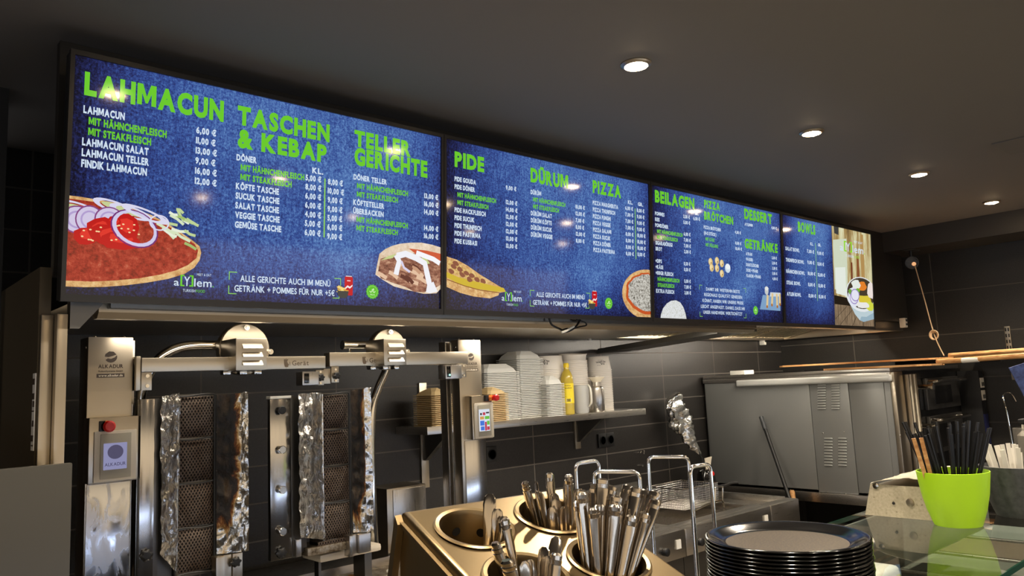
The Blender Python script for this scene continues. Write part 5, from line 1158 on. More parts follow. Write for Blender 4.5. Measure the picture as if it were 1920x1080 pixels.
# ------------------------------------------------------------------ pizza oven (its grey side faces the kitchen)
OX = 4.58; OY0, OY1 = 1.84, 3.095; OZ0, OZ1 = .905, 1.60
t_ = thing('pizza_oven', 'large grey pizza oven in the right corner, its vented side wall facing left', 'oven', (OX, OY0, .8))
m = MB(); m.box(OX+.008, XR-.02, OY0+.01, OY1, OZ0, OZ1, .004); part('oven_body', m, M_grey, t_)
yv0, yv1 = onX(1524, 800, OX).y, onX(1598, 800, OX).y
def oside(ya, yb, nm, za=OZ0+.004, zb=OZ1-.03):
    m = MB(); m.box(OX, OX+.0075, min(ya, yb), max(ya, yb), za, zb, .0015); return part(nm, m, M_grey, t_)
oside(OY1-.012, yv0+.0015, 'side_panel'); vp = oside(yv0-.0015, yv1+.002, 'vent_panel', OZ0-.01); oside(yv1-.003, OY0+.045, 'side_panel')
M_slot = mat('bright_slot', (206, 208, 204), .35, .6)
for yy_, n_ in ((745, 10), (848, 10)):
    for cxp in (1541, 1567) if yy_ < 800 else (1553.5, 1580):
        for i in range(n_):
            py = yy_ + (-23 + i*4.9 if yy_ < 800 else -26+i*5.6)
            c = onX(cxp, py, OX-.001); m = MB(); m.box(OX-.007, OX-.0005, c.y-.026, c.y+.026, c.z-.0035, c.z+.0035, .003); part('vent_slot', m, M_slot, vp)
a, b_ = onX(1381, 719, OX-.02), onX(1672, 711, OX-.02)
m = MB(); m.box(OX-.034, OX-.0005, min(a.y, b_.y), a.y, a.z-.021, a.z+.021, .015, seg=4); part('light_bar', m, mat('silver_tube', (214, 214, 208), .3, .35), t_, 'long bright tube along the top of the side')
m = MB(); m.box(OX-.004, XR-.03, OY0, OY1, OZ1+.001, OZ1+.022, .002); m.box(OX-.008, OX+.006, OY0, OY1, OZ1-.028, OZ1, .002); part('top_trim', m, M_steelh, t_)
m = MB(); m.box(OX-.012, OX+.02, OY0+.02, OY1, OZ0-.07, OZ0-.012, .003); m.box(OX+.02, XR-.05, OY0+.03, OY1, OZ0-.07, OZ0-.02); part('base_rail', m, M_steelh, t_)
m = MB()
for y in (OY0+.1, OY1-.08):
    pass
m.bm.free()
for y in (OY0+.1, OY1-.08):
    for x in (OX+.03, XR-.12): m = MB(); m.box(x, x+.05, y-.025, y+.025, 0, OZ0-.07); part('stand_leg', m, M_dsteel, t_)
for px_, py in ((1482, 918), (1552, 923), (1586, 926), (1543, 812), (1583, 810), (1688, 816)):
    c = onX(px_, py, OX); m = MB(); m.lathe([(.005, 0), (.004, .003), (.001, .004)], (0, 0, 0), 10, Matrix.Translation((OX-.0005, c.y, c.z)) @ Matrix.Rotation(-PI/2, 4, 'Y')); part('panel_screw', m, M_chrome, t_)
# front of the oven
m = MB(); m.box(OX, OX+.12, OY0-.02, OY0+.008, OZ0-.05, OZ1-.002, .004); part('front_post', m, M_sheet, t_)
m = MB(); m.box(OX+.121, XR-.04, OY0-.012, OY0+.008, OZ0-.05, OZ1-.002); part('front_panel', m, M_blackg, t_)
for i in range(5):
    x = OX+.135+i*.028; m = MB(); m.box(x, x+.014, OY0-.045, OY0-.0125, OZ0-.03, OZ1-.02, .003); part('door_edge', m, M_kraftin if i % 2 else M_sheet, t_)
for z0, z1 in ((1.36, 1.55), (1.10, 1.32)):
    m = MB(); m.box(5.0, 5.55, OY0-.035, OY0-.0125, z0, z1, .004); dr = part('oven_door', m, M_dsteel, t_)
    m = MB(); m.box(5.12, 5.40, OY0-.038, OY0-.0352, z0+.03, z1-.05); part('door_window', m, M_blackg, dr)
    m = MB(); m.tube(fillet([(5.02, OY0-.036, z1-.02), (5.02, OY0-.09, z1-.02), (5.53, OY0-.09, z1-.02), (5.53, OY0-.036, z1-.02)], .03), .009, 10); part('door_handle', m, M_chrome, dr)
    m = MB(); m.cyl((4.93, OY0-.013, z1-.05), (4.93, OY0-.09, z1-.05), .014); m.lathe([(.022, 0), (.022, .012), (.012, .016)], (0, 0, 0), 18, Matrix.Translation((4.93, OY0-.088, z1-.05)) @ Matrix.Rotation(PI/2, 4, 'X')); part('door_latch', m, M_chrome, dr)
a, b_ = onY(1832, 732, 1.70), onY(1849, 818, 1.70)
m = MB(); m.box(5.60, 5.69, 1.70, OY0-.013, OZ0, OZ1-.02, .003); part('control_column', m, M_black, t_)
m = MB(); m.box(5.605, 5.685, 1.697, 1.6995, 1.02, 1.30); part('blue_strip', m, mat('dark_blue_panel', (26, 30, 70), .35), t_)
for z in (1.50, 1.42):
    m = MB(); m.box(5.610, 5.680, 1.696, 1.6995, z-.032, z+.032, .001); kp = part('key_pad', m, M_cream, t_)
    m = MB()
    for q in (5.63, 5.655): m.box(q, q+.014, 1.694, 1.6958, z-.022, z+.004)
    part('key', m, M_ink, kp)
# peels on top of the oven
M_peelb = mat('dark_peel', (44, 42, 40), .35, .5)
def mk_peel(name, label, x, ya, yb, w_, z, hx, hy, mt, mth=None, tilt=0.0, grip=None):
    t_ = thing(name, label, 'pizza peel', (x, ya, z), 'pizza peels on the oven')
    n_ = 10; pl = [(x-w_/2, ya+.05), (x-w_/2+.03, ya), (x-.04, ya-.04), (x-.017, ya-.09), (x+.017, ya-.09), (x+.04, ya-.04), (x+w_/2-.03, ya), (x+w_/2, ya+.05), (x+w_/2, yb-.05), (x+w_/2-.05, yb), (x-w_/2+.05, yb), (x-w_/2, yb-.05)]
    m = MB(); m.prism(pl, z, z+.011); part('blade', m, mt, t_)
    m = MB(); m.tube([(x, ya-.06, z+.02), ((x+hx)/2, (ya+hy)/2, z+.021+tilt*.5), (hx, hy, z+.022+tilt)], .015, 10); part('handle', m, mth or mt, t_)
    if grip: m = MB(); m.tube([((x*.72+hx*.28), (ya*.72+hy*.28), z+.0165+tilt*.3), ((x*.6+hx*.4), (ya*.6+hy*.4), z+.017+tilt*.42)], .0145, 10); part('sleeve', m, M_white, t_)
    return t_
zt_ = OZ1+.024
mk_peel('metal_peel', 'black flat metal peel lying lowest on top of the pizza oven', 5.18, 2.10, 2.62, .36, zt_, 5.20, 1.45, M_peelb)
mk_peel('wooden_peel', 'pale wooden peel lying over the left edge of the oven top, handle to the right', 4.80, 1.72, 2.28, .34, zt_, 4.62, .98, M_wood, tilt=.012, grip=1)
mk_peel('wooden_peel', 'dark-edged wooden peel on top of the other peels, handle to the right', 5.12, 1.76, 2.75, .34, zt_+.036, 5.02, 1.08, M_wood, tilt=.005)
a = onX(1388, 701, OX+.05); m = MB(); m.box(OX+.02, OX+.14, a.y-.05, a.y+.06, OZ1+.0225, OZ1+.05, .004); solo('white_tub', m, M_white, 'small white plastic tub on the rear left corner of the oven', 'tub')
# poles in the gap beside the oven
a, b_ = onX(1427, 782, 4.55), onX(1492, 968, 4.36); d = (b_-a).normalized(); g = a+d*((a.z-.02)/-d.z)
t_ = thing('peel_pole', 'long thin black pole leaning against the side of the oven', 'pole', tuple(g))
m = MB(); m.cyl(a, g, .0115, seg=14); part('shaft', m, M_black, t_)
m = MB(); m.cyl(a-d*.001, a+d*.09, .0135, seg=14); part('end_sleeve', m, M_anth, t_)
a, b_ = onX(1485, 919, 4.43), onX(1492, 985, 4.43); d = (b_-a).normalized(); g = a+d*((a.z-.02)/-d.z)
m = MB(); m.tube([a, a+d*.01, g], [.010, .0155, .0155], 14); solo('broom_handle', m, M_wood, 'rounded end of a wooden stick standing beside the black pole', 'stick')
# ------------------------------------------------------------------ right wall
a = onX(1707, 478, 5.36)
t_ = thing('spotlight', 'small round ceiling spotlight near the soffit with a cord tied to it', 'spotlight', (5.36, a.y, 2.39))
p = onX(1707, 468, 5.40); zs = 2.394
m = MB(); m.box(p.x-.05, p.x+.05, p.y-.04, p.y+.04, zs-.006, zs, .002); part('ceiling_plate', m, M_dgrey, t_)
m = MB(); m.cyl((p.x, p.y, zs-.006), (p.x, p.y, zs-.05), .008); part('stem', m, M_black, t_)
c = Vector((p.x, p.y, zs-.085)); ax = (EYE-c).normalized(); Mx = Matrix.Translation(c) @ ax.to_track_quat('Z', 'Y').to_matrix().to_4x4()
m = MB(); m.lathe([(.034, -.04), (.040, -.03), (.042, .03), (.040, .036), (.036, .036), (.034, .02), (.002, .018)], (0, 0, 0), 24, Mx); part('spot_head', m, M_anth, t_)
m = MB(); m.lathe([(.013, .019), (.013, .024), (.004, .026)], (.0, -.012, 0), 18, Mx @ Matrix.Translation((0, -.01, 0))); part('spot_bulb', m, mat('spot_glow', (230, 170, 120), .4, emit=(228, 170, 120), es=.9), t_)
M_cord = mat('hemp_cord', (206, 176, 138), .8)
a, k_, e_ = onX(1716, 500, 5.38), onX(1752, 628, 5.30), onX(1771, 676, 5.16)
t_ = thing('hanging_cord', 'thin pale cord hanging from the spotlight down to the peels, knotted halfway', 'cord', tuple(e_))
m = MB(); m.tube(smooth_path([c+Vector((.02, -.01, -.02)), a, onX(1733, 560, 5.34), k_, e_+Vector((0, 0, .03))], 8), .0035, 6); part('cord', m, M_cord, t_)
m = MB()
for q in range(3): m.tube([k_+Vector((.004*q-.01, .026*math.cos(i/14*2*PI)*(1-.15*q), .03*math.sin(i/14*2*PI)*(1-.1*q)-.002*q)) for i in range(14)], .004, 6, closed=True)
part('knot', m, M_cord, t_)
a, b_ = onX(1882, 612, XR), onX(1900, 660, XR)
for nm, y0, y1, lb in (('upper', 612, 662, 'slotted steel wall rail above the shelf at the right edge'), ('lower', 694, 712, 'lower end of a slotted rail under the shelf at the right edge')):
    a, b_ = onX(1883 if nm == 'upper' else 1896, y0, XR), onX(1900 if nm == 'upper' else 1906, y1, XR)
    t_ = thing('wall_rail', lb, 'rail', (XR, a.y, b_.z))
    m = MB(); m.box(XR-.012, XR-.0005, b_.y, a.y, b_.z, a.z, .002); part('rail', m, M_sheet, t_)
    if nm == 'upper':
        for i in range(4):
            for yy_ in (.25, .75): z = b_.z+(a.z-b_.z)*(.15+.22*i); yc = b_.y+(a.y-b_.y)*yy_; m = MB(); m.box(XR-.0135, XR-.0122, yc-.004, yc+.004, z, z+.022); part('slot', m, M_black, t_)
a = onX(1812, 667, 5.5); b_ = onX(1925, 662, 5.5)
t_ = thing('side_shelf', 'thin metal shelf on the right wall with flat cardboard on it', 'shelf', (5.45, 1.5, 1.70))
m = MB(); m.box(5.40, XR-.0135, .7, 1.72, 1.672, 1.684, .001); part('shelf_board', m, M_steelh, t_)
t_ = thing('cardboard_sheet', 'flat cardboard sheets lying on the side shelf at the right edge', 'cardboard')
m = MB(); m.box(5.44, 5.66, .75, 1.55, 1.6845, 1.694); m.box(5.46, 5.62, .8, 1.40, 1.6942, 1.702); part('sheet', m, M_cream, t_)
# blue board, hook and dispenser at the right edge
M_blueb = mat('blue_board', (38, 52, 104), .5); n, l, b = nodes(M_blueb); t = tex(M_blueb, 'ShaderNodeTexNoise', 60, detail=5); l.new(ramp(M_blueb, t.outputs[0], [(.35, (30, 40, 84)), (.7, (62, 80, 132))]), b.inputs['Base Color'])
c1, c2, c3, c4 = onY(1892, 690, 1.02), onY(1960, 668, .90), onY(1975, 800, .90), onY(1920, 742, .985)
t_ = thing('blue_board', 'corner of a blue chalkboard-style sign hanging at the right edge', 'sign', tuple(c3))
e_ = (c4-c1)*2.2; c3, c4 = c2+e_, c1+e_
nrm = (c2-c1).cross(c4-c1).normalized()
m = MB(); ps = [c1, c2, c3, c4]; m.mesh(ps+[p+nrm*.01 for p in ps], [(0, 1, 2, 3), (7, 6, 5, 4), (0, 4, 5, 1), (1, 5, 6, 2), (2, 6, 7, 3), (3, 7, 4, 0)]); part('board', m, M_blueb, t_, flat=True)
a = onY(1884, 746, 1.06)
t_ = thing('wire_hook', 'bent thin steel wire hook standing behind the clear cutlery pot', 'hook')
m = MB(); m.tube(smooth_path([onY(1905, 752, 1.06), onY(1897, 739, 1.06), onY(1886, 737, 1.06), onY(1881, 746, 1.06), onY(1887, 770, 1.06), onY(1894, 810, 1.06), onY(1901, 860, 1.06), onY(1904, 960, 1.06)], 6), .0028, 8); part('wire', m, M_chrome, t_)
p0 = onY(1925, 830, 1.0)
t_ = thing('pump_dispenser', 'grey translucent dispenser with a cream bottle inside at the right edge', 'dispenser', tuple(p0))
m = MB(); m.lathe([(.045, -.16), (.045, .06), (.043, .062), (.042, .058), (.042, -.155)], p0, 28, closed=True); part('outer_sleeve', m, mat('smoky_plastic', (120, 116, 108), .25, alpha=.45), t_)
m = MB(); m.lathe([(.03, -.155), (.031, .03), (.012, .05), (.010, .075)], p0, 24); part('bottle', m, M_cream, t_)
m = MB(); m.box(p0.x-.05, p0.x+.01, p0.y-.01, p0.y+.01, p0.z+.085, p0.z+.10, .004); m.cyl(p0+Vector((0, 0, .07)), p0+Vector((0, 0, .09)), .008); part('pump_head', m, M_black, t_)

# ------------------------------------------------------------------ serving counter in front
ZU, ZG = 1.19, 1.20
t_ = thing('serving_counter', 'stainless serving counter carrying the cutlery holder and the plate stack', 'counter', (.9, .6, 0))
m = MB(); m.box(.25, 1.485, .30, .95, ZU-.03, ZU, .003); m.box(.25, 1.535, .95, 1.28, .97, 1.0, .003); part('counter_top', m, M_sheet, t_)
m = MB(); m.box(.27, 1.485, .32, .945, .02, ZU-.031); m.box(.27, 1.535, .95, 1.26, .02, .969); part('counter_body', m, M_dsteel, t_)
m = MB(); m.box(.35, 1.45, .9505, .957, 1.065, 1.10, .002); part('light_strip', m, mat('cool_light_strip', (230, 240, 255), .4, emit=(196, 216, 255), es=9), t_, 'cool white light strip on the kitchen side')
# glass display case
def glass(name, tint, f0=.05):
    m = bpy.data.materials.new(name); m.use_nodes = True; nt_ = m.node_tree; nt_.nodes.clear()
    o = nt_.nodes.new('ShaderNodeOutputMaterial'); mx = nt_.nodes.new('ShaderNodeMixShader'); tr = nt_.nodes.new('ShaderNodeBsdfTransparent'); gl = nt_.nodes.new('ShaderNodeBsdfGlossy'); fr_ = nt_.nodes.new('ShaderNodeFresnel')
    fr_.inputs[0].default_value = 1.55; gl.inputs['Roughness'].default_value = .015; tr.inputs[0].default_value = (*tint, 1)
    for a, b_ in ((fr_.outputs[0], mx.inputs[0]), (tr.outputs[0], mx.inputs[1]), (gl.outputs[0], mx.inputs[2]), (mx.outputs[0], o.inputs[0])): nt_.links.new(a, b_)
    return m
M_glass = glass('counter_glass', (.90, .95, .92)); M_gedge = mat('green_glass_edge', (24, 62, 50), .15, spec=.8)
GX0, GX1, GY0, GY1 = 1.54, 3.4, .545, 1.066
t_ = thing('glass_counter', 'glass-topped display counter under the lime pot at the lower right', 'glass counter', (GX0, GY0, 0))
m = MB(); m.mesh([Vector(p) for p in ((GX0, GY0, ZG), (GX1, GY0, ZG), (GX1, GY1, ZG), (GX0, GY1, ZG))], [(0, 1, 2, 3)]); part('glass_top', m, M_glass, t_, flat=True)
m = MB(); m.box(GX0, GX1, GY0, GY0+.004, ZG-.012, ZG-.0003); m.box(GX0, GX1, GY1-.003, GY1, ZG-.012, ZG-.0003); part('glass_edge', m, M_gedge, t_, 'dark green polished glass edge', flat=True)
m = MB(); m.box(GX0, GX1, GY0+.02, GY1, .90, .92); part('case_floor', m, M_sheet, t_)
m = MB(); m.box(GX0, GX1, GY1-.012, GY1-.004, .921, ZG-.02); m.box(GX0, GX0+.01, GY0+.02, GY1-.013, .921, ZG-.02); part('case_wall', m, mat('case_panel', (150, 152, 144), .4, .4), t_)
m = MB(); m.box(GX0+.05, GX1-.05, GY1-.0035, GY1+.004, 1.03, 1.065, .002); part('light_strip', m, bpy.data.materials['cool_light_strip'], t_, 'cool white light strip on the kitchen side')
m = MB(); m.box(GX0, GX1, GY0+.03, GY1-.02, .02, .899); part('case_base', m, M_dsteel, t_)
a = onZ(1662, 1062, 1.10)
m = MB(); m.box(a.x-.09, a.x+.045, a.y-.02, a.y+.11, .9205, 1.10, .02, seg=3); solo('white_container', m, M_white, 'white plastic container seen through the glass right of the plate stack', 'container')
for i in range(4):
    x0 = 2.16+i*.30; m = MB(); m.box(x0, x0+.27, .60, 1.03, .9205, 1.02, .006); m.mi = 1; m.box(x0+.012, x0+.258, .612, 1.018, 1.0201, 1.0215)
    solo('food_pan', m, [M_steelh, mat('pan_content', ((70, 78, 66), (96, 98, 88), (84, 70, 52), (100, 106, 98))[i], .5)], 'stainless food pan inside the glass counter under the pots', 'pan', 'food pans under the glass')
# plates
PX, PY, PITCH_ = 1.336, .752, .0064
def plate_mesh():
    m = MB(); prof = [(.002, .0002), (.100, .0002), (.112, .0014), (.132, .0105), (.139, .0118), (.1425, .0116), (.1445, .0128), (.1440, .0146), (.1420, .0156), (.138, .0150), (.131, .0135), (.116, .0056), (.110, .0036), (.107, .0034)]
    m.lathe(prof, (0, 0, 0), 72); m.mi = 1; m.lathe([(.107, .0034), (.104, .0037), (.002, .0037)], (0, 0, 0), 72); return m
proto = None; NP = 20
for i in range(NP):
    if proto is None:
        proto = solo('oval_plate', plate_mesh(), [M_plate, M_platein], 'x', 'plate', ang=50); o = proto; o.name = 'black_plate'
    else: o = proto.copy(); C.objects.link(o)
    o.location = (PX+rnd.uniform(-.0012, .0012), PY+rnd.uniform(-.0012, .0012), ZU+.0003+i*PITCH_); o.rotation_euler = (0, 0, rnd.random()*6)
    o['label'] = 'topmost black plate of the stack, showing its speckled brown well' if i == NP-1 else 'glossy black plate within the stack in the foreground, only its rim visible'; o['group'] = 'stacked black plates'
# wire plate rack with four guide loops
RZ = 1.445
t_ = thing('wire_plate_rack', 'empty steel rack with four tall wire loops between the cutlery holder and the plates', 'plate rack', (1.35, 1.08, 1.0))
loops = [('A', (1.268, 1.205), (1.345, 1.205), 0), ('B', (1.20, 1.09), (1.235, 1.00), 0), ('C', (1.478, 1.168), (1.515, 1.08), 0), ('D', (1.358, .966), (1.425, .962), -.012)]
def topz(x, y, py): return None
for nm, p, q_, dz in loops:
    m = MB(); zt_2 = {'A': onY(1104, 866, 1.205).z, 'B': onY(1150, 885, 1.045).z, 'C': onY(1254, 857, 1.12).z, 'D': onY(1316, 872, .965).z}[nm]
    m.tube(fillet([(p[0], p[1], 1.006), (p[0], p[1], zt_2), (q_[0], q_[1], zt_2), (q_[0], q_[1], 1.006)], .016), .0042, 12); part('guide_loop', m, M_chrome, t_)
m = MB(); m.lathe([(.12, 0), (.13, .003), (.13, .006), (.02, .006)], (1.355, 1.085, 1.0005), 40); part('rack_base', m, M_steelh, t_)
# ------------------------------------------------------------------ cutlery holder
HA = Vector((.689, .851, 1.427)); HE = Vector((.988, -.152, .006)).normalized(); HT = Vector((-.144, -.93, -.335)); HT = (HT-HE*HT.dot(HE)).normalized(); HN = HT.cross(HE).normalized()
if HN.z < 0: HN = -HN
def H(s_, t2, n_=0): return HA+HE*s_+HT*t2+HN*n_
SP, TP, HR = .132, .130, .052
t_ = thing('cutlery_holder', 'brushed steel cutlery holder with four round wells in the foreground', 'cutlery holder', (HA.x, HA.y, ZU))
m = MB(); sb = (-.066, SP/2, SP+.072); tb = (-.070, TP/2, TP+.085); nseg = 40
for i in range(2):
    for j in range(2):
        cx, cy = i*SP, j*TP; ci = []; co = []
        for k in range(nseg):
            a = 2*PI*k/nseg; dx, dy = math.cos(a), math.sin(a); ci.append(H(cx+HR*dx, cy+HR*dy))
            lx = ((sb[i+1]-cx) if dx > 0 else (sb[i]-cx))/dx if abs(dx) > 1e-9 else 9; ly = ((tb[j+1]-cy) if dy > 0 else (tb[j]-cy))/dy if abs(dy) > 1e-9 else 9
            f = min(lx, ly); co.append(H(cx+f*dx, cy+f*dy))
        m.mesh(ci+co, [(k, (k+1) % nseg, nseg+(k+1) % nseg, nseg+k) for k in range(nseg)])
        # squared-off corners of the cell
        for sx in (0, 1):
            for sy in (0, 1):
                X_, Y_ = sb[i+sx], tb[j+sy]; ang_ = math.atan2(Y_-cy, X_-cx) % (2*PI); k = int(ang_/(2*PI)*nseg); m.mesh([co[k % nseg], co[(k+1) % nseg], H(X_, Y_)], [(0, 1, 2)])
r0 = [(sb[0], tb[0]), (sb[2], tb[0]), (sb[2], tb[2]), (sb[0], tb[2])]; rr = []
for off, dn in ((0, 0), (.004, -.001), (.007, -.004), (.008, -.009), (.008, -.035)):
    rr.append([H(x+(off if x > 0 else -off), y+(off if y > 0 else -off), dn) for x, y in r0])
bot = [Vector((p.x, p.y, ZU+.001)) for p in rr[-1]]
m.rings(rr+[bot], caps=False); part('holder_body', m, M_hold, t_, ang=50)
m = MB()
pl = [H(sb[0]-.0085, tb[0]-.004, -.012), H(sb[0]-.0085, tb[2], -.012), H(sb[0]-.0085, tb[2], -.018), H(sb[0]-.0085, tb[0]-.004, -.018)]
m.mesh(pl+[p-HE*.006 for p in pl], [(0, 1, 2, 3), (7, 6, 5, 4), (0, 4, 5, 1), (1, 5, 6, 2), (2, 6, 7, 3), (3, 7, 4, 0)])
pl = [H(sb[0]-.0085, tb[0]-.008, -.006), H(sb[0]-.0085, tb[0]+.004, -.014), H(sb[0]-.0085, tb[0]+.006, -.20), H(sb[0]-.0085, tb[0]-.008, -.20)]
m.mesh(pl+[p-HE*.010 for p in pl], [(0, 1, 2, 3), (7, 6, 5, 4), (0, 4, 5, 1), (1, 5, 6, 2), (2, 6, 7, 3), (3, 7, 4, 0)])
part('side_flange', m, M_hold, t_, flat=True)
M_dark = mat('dark_hole', (14, 13, 12), .7)
MH = Matrix(((HE.x, HT.x, HN.x, 0), (HE.y, HT.y, HN.y, 0), (HE.z, HT.z, HN.z, 0), (0, 0, 0, 1)))
wells = {}
for nm, i, j in (('A', 0, 0), ('B', 1, 0), ('C', 0, 1), ('D', 1, 1)):
    c = H(i*SP, j*TP); wells[nm] = c; m = MB(); prof = [(.0565, .0008), (.0575, .0025), (.055, .0042), (.050, .003), (.0475, -.003), (.0465, -.185), (.002, -.186)]
    m.lathe(prof, c, 44, MH, caps=False)
    m.mi = 1
    for lv in range(5):
        for k in range(8):
            a = 2*PI*(k+.5*(lv % 2))/8; z = -.028-lv*.032; rad = .0463+.0003*lv; t1 = Vector((-math.sin(a), math.cos(a), 0)); cen = Vector((rad*math.cos(a), rad*math.sin(a), z))
            m.poly([c+MH.to_3x3() @ (cen+t1*.0065*math.cos(b_*PI/7)+Vector((0, 0, .0065*math.sin(b_*PI/7)))) for b_ in range(14)])
    part('cutlery_well', m, [M_hold, M_dark], t_, ang=40)
def utensil(kind):
    m = MB(); rings = []
    # z=0 at the well bottom, handle end upwards
    P_ = {'knife': [(0, .0055, .0012), (.05, .0085, .0014), (.095, .0085, .0022), (.11, .0065, .0042), (.14, .0075, .0046), (.185, .0098, .0050), (.205, .0108, .0052), (.211, .0108, .0056), (.2115, .0098, .0046), (.2165, .0108, .0056), (.217, .0096, .0044), (.222, .0100, .0050), (.2245, .0070, .0032)],
          'fork': [(0, .010, .001), (.05, .011, .0014), (.07, .004, .0016), (.12, .0042, .0018), (.165, .0085, .0019), (.185, .0100, .0018), (.196, .0085, .0016), (.2, .004, .0012)],
          'spoon': [(0, .004, .001), (.03, .018, .003), (.05, .014, .002), (.065, .004, .0018), (.12, .0042, .0019), (.17, .0095, .0020), (.19, .0115, .0020), (.200, .0100, .0018), (.205, .0050, .0012)]}[kind]
    for z, w_, th in P_: rings.append([Vector((w_*.86*math.cos(2*PI*k/14), th*1.15*math.sin(2*PI*k/14), z)) for k in range(14)])
    m.rings(rings); return m
protos = {}
def place_ut(kind, foot, top, roll, label, group):
    if kind not in protos:
        protos[kind] = o = solo('table_'+kind, utensil(kind), M_cut, 'x', kind, ang=30)
    else: o = protos[kind].copy(); C.objects.link(o)
    d = (top-foot).normalized(); q = d.to_track_quat('Z', 'Y').to_matrix().to_4x4()
    o.matrix_world = Matrix.Translation(foot) @ q @ Matrix.Rotation(roll, 4, 'Z')
    o['label'] = label; o['group'] = group
def fan(nm, items, label, group):
    for kind, sx, sy, lx, ly, sink, roll in items:
        i, j = {'A': (0, 0), 'B': (1, 0), 'C': (0, 1), 'D': (1, 1)}[nm]
        base = H(i*SP+sx, j*TP+sy, 0); top = H(i*SP+sx+lx, j*TP+sy+ly, 0)+HN*0
        d = (H(i*SP+sx+lx, j*TP+sy+ly, 0)+Vector((0, 0, .12))-base).normalized()
        place_ut(kind, base-d*sink, base+d, roll, label, group)
R_ = random.Random(21)
it = []
for r_, n_ in ((0, 1), (.016, 6), (.033, 13)):
    for k in range(n_):
        a = 2*PI*k/n_+.3*(r_ > .02); sx, sy = r_*math.cos(a), r_*math.sin(a)
        it.append(('knife', sx, sy, sx*1.25+.040+R_.uniform(-.003, .003), sy*.5-.008+R_.uniform(-.003, .003), .138+R_.uniform(-.016, .014), .5+R_.uniform(-.25, .25)))
fan('D', it, 'steel table knife standing handle-up in the fullest well, front right of the holder', 'knives in the front right well')
it = []
for r_, n_ in ((.004, 1), (.018, 6), (.034, 10)):
    for k in range(n_):
        a = 2*PI*k/n_+.2; sx, sy = r_*math.cos(a), r_*math.sin(a)
        it.append((('fork', 'spoon', 'knife')[k % 3 if r_ > .02 else 0], sx+.004, sy, sx*.7+R_.uniform(-.006, .006), sy*.5-.01, .166+R_.uniform(-.016, .016), R_.uniform(0, 3)))
fan('B', it, 'piece of cutlery standing handle-up in the rear right well of the holder', 'cutlery in the rear right well')
it = [('fork', .034, .004, .008, -.002, 0.176, .9), ('spoon', .030, -.014, .020, -.006, 0.168, .4), ('fork', .022, .026, .02, .004, 0.184, .2), ('fork', .036, .016, .02, .0, 0.181, 1.2)]
fan('A', it, 'piece of cutlery leaning at the right side of the otherwise empty rear left well', 'cutlery in the rear left well')
it = [('knife', -.024, -.012, -.034, -.01, 0.181, .3), ('spoon', -.010, -.018, -.022, -.012, 0.174, .2), ('knife', .0, -.03, -.012, -.02, 0.166, .15), ('fork', -.004, .006, -.016, 0, 0.176, 1.4), ('fork', .006, .0, -.006, 0, 0.179, 1.5), ('spoon', .026, .004, .016, 0, 0.181, .4), ('fork', .032, -.012, .03, -.012, 0.174, .2), ('spoon', .032, .016, .04, -.008, 0.176, -.4), ('knife', .018, .03, .026, .0, 0.184, .2), ('fork', .038, -.002, .06, -.025, 0.156, .6), ('knife', -.03, .02, -.04, .01, 0.184, .4)]
fan('C', it, 'piece of cutlery standing in the nearest, front left well of the holder', 'cutlery in the front left well')
# ------------------------------------------------------------------ pots, straws
def on_ray_d(P): return (P-EYE).dot(_f)
def pot(name, label, base, r0, r1, h, mt):
    m = MB(); prof = [(.002, .004), (r0*.92, .004), (r0, .0), (r0*1.03, .004), (r0+(r1-r0)*.45, h*.28), (r0+(r1-r0)*.76, h*.58), (r1*.985, h*.92), (r1, h), (r1-.003, h+.0005), (r1-.006, h*.9), (r0+(r1-r0)*.7-.004, h*.56), (r0-.004, .012), (.002, .010)]
    m.lathe(prof, base, 48); return solo(name, m, mt, label, 'pot')
gp = onZ(1797, 984, ZG); gd = on_ray_d(gp); g1 = .5*124/FPX*gd; g0 = .5*80/FPX*gd; gh = 99/FPX*gd
pot('lime_pot', 'bright lime green plastic pot full of black straws', gp+Vector((0, 0, .0005)), g0, g1, gh, M_lime)
ap = onZ(1919, 966, ZG); ad = on_ray_d(ap)
pot('grey_pot', 'dark grey plastic pot holding wrapped clear cutlery', ap+Vector((0, 0, .0005)), .5*86/FPX*ad, .5*128/FPX*ad, 92/FPX*ad, M_anth)
def stick(name, foot, top, r, mt, label, cat, group, seg=8, flat=None):
    m = MB(); m.tube([foot, foot.lerp(top, .5), top], r, seg, flat=flat); return solo(name, m, mt, label, cat, group)
R_ = random.Random(5); view = (Vector((gp.x, gp.y, 0))).normalized(); rt = Vector((view.y, -view.x, 0))
n_ = 0
for r_, k_ in ((0, 1), (.2, 6), (.42, 11), (.62, 16)):
    for k in range(k_):
        a = 2*PI*k/k_+.17*k_; sx, sy = r_*math.cos(a), r_*math.sin(a)
        foot = gp+rt*(sx*g0*.8)+view*(sy*g0*.8)+Vector((0, 0, .018))
        sp_x = sx*g1*1.75+(-.012 if sx < -.05 else .006)+R_.uniform(-.003, .003)
        top = gp+rt*sp_x+view*(sy*g1*1.0)+Vector((0, 0, gh+R_.uniform(.095, .132)))
        stick('drinking_straw', foot, top, .0042, M_straw, 'black drinking straw standing in the lime green pot', 'straw', 'black straws in the lime pot')
def strip(name, foot, top, w_, th, mt, label, cat, group, facing):
    d = (top-foot).normalized(); sd = d.cross(facing).normalized(); nn = sd.cross(d).normalized(); m = MB()
    vs_ = [p+sd*a*w_+nn*b_*th for p in (foot, top) for a in (-.5, .5) for b_ in (-.5, .5)]
    m.mesh(vs_, [(0, 1, 3, 2), (4, 6, 7, 5), (0, 4, 5, 1), (2, 3, 7, 6), (0, 2, 6, 4), (1, 5, 7, 3)]); return solo(name, m, mt, label, cat, group, flat=True)
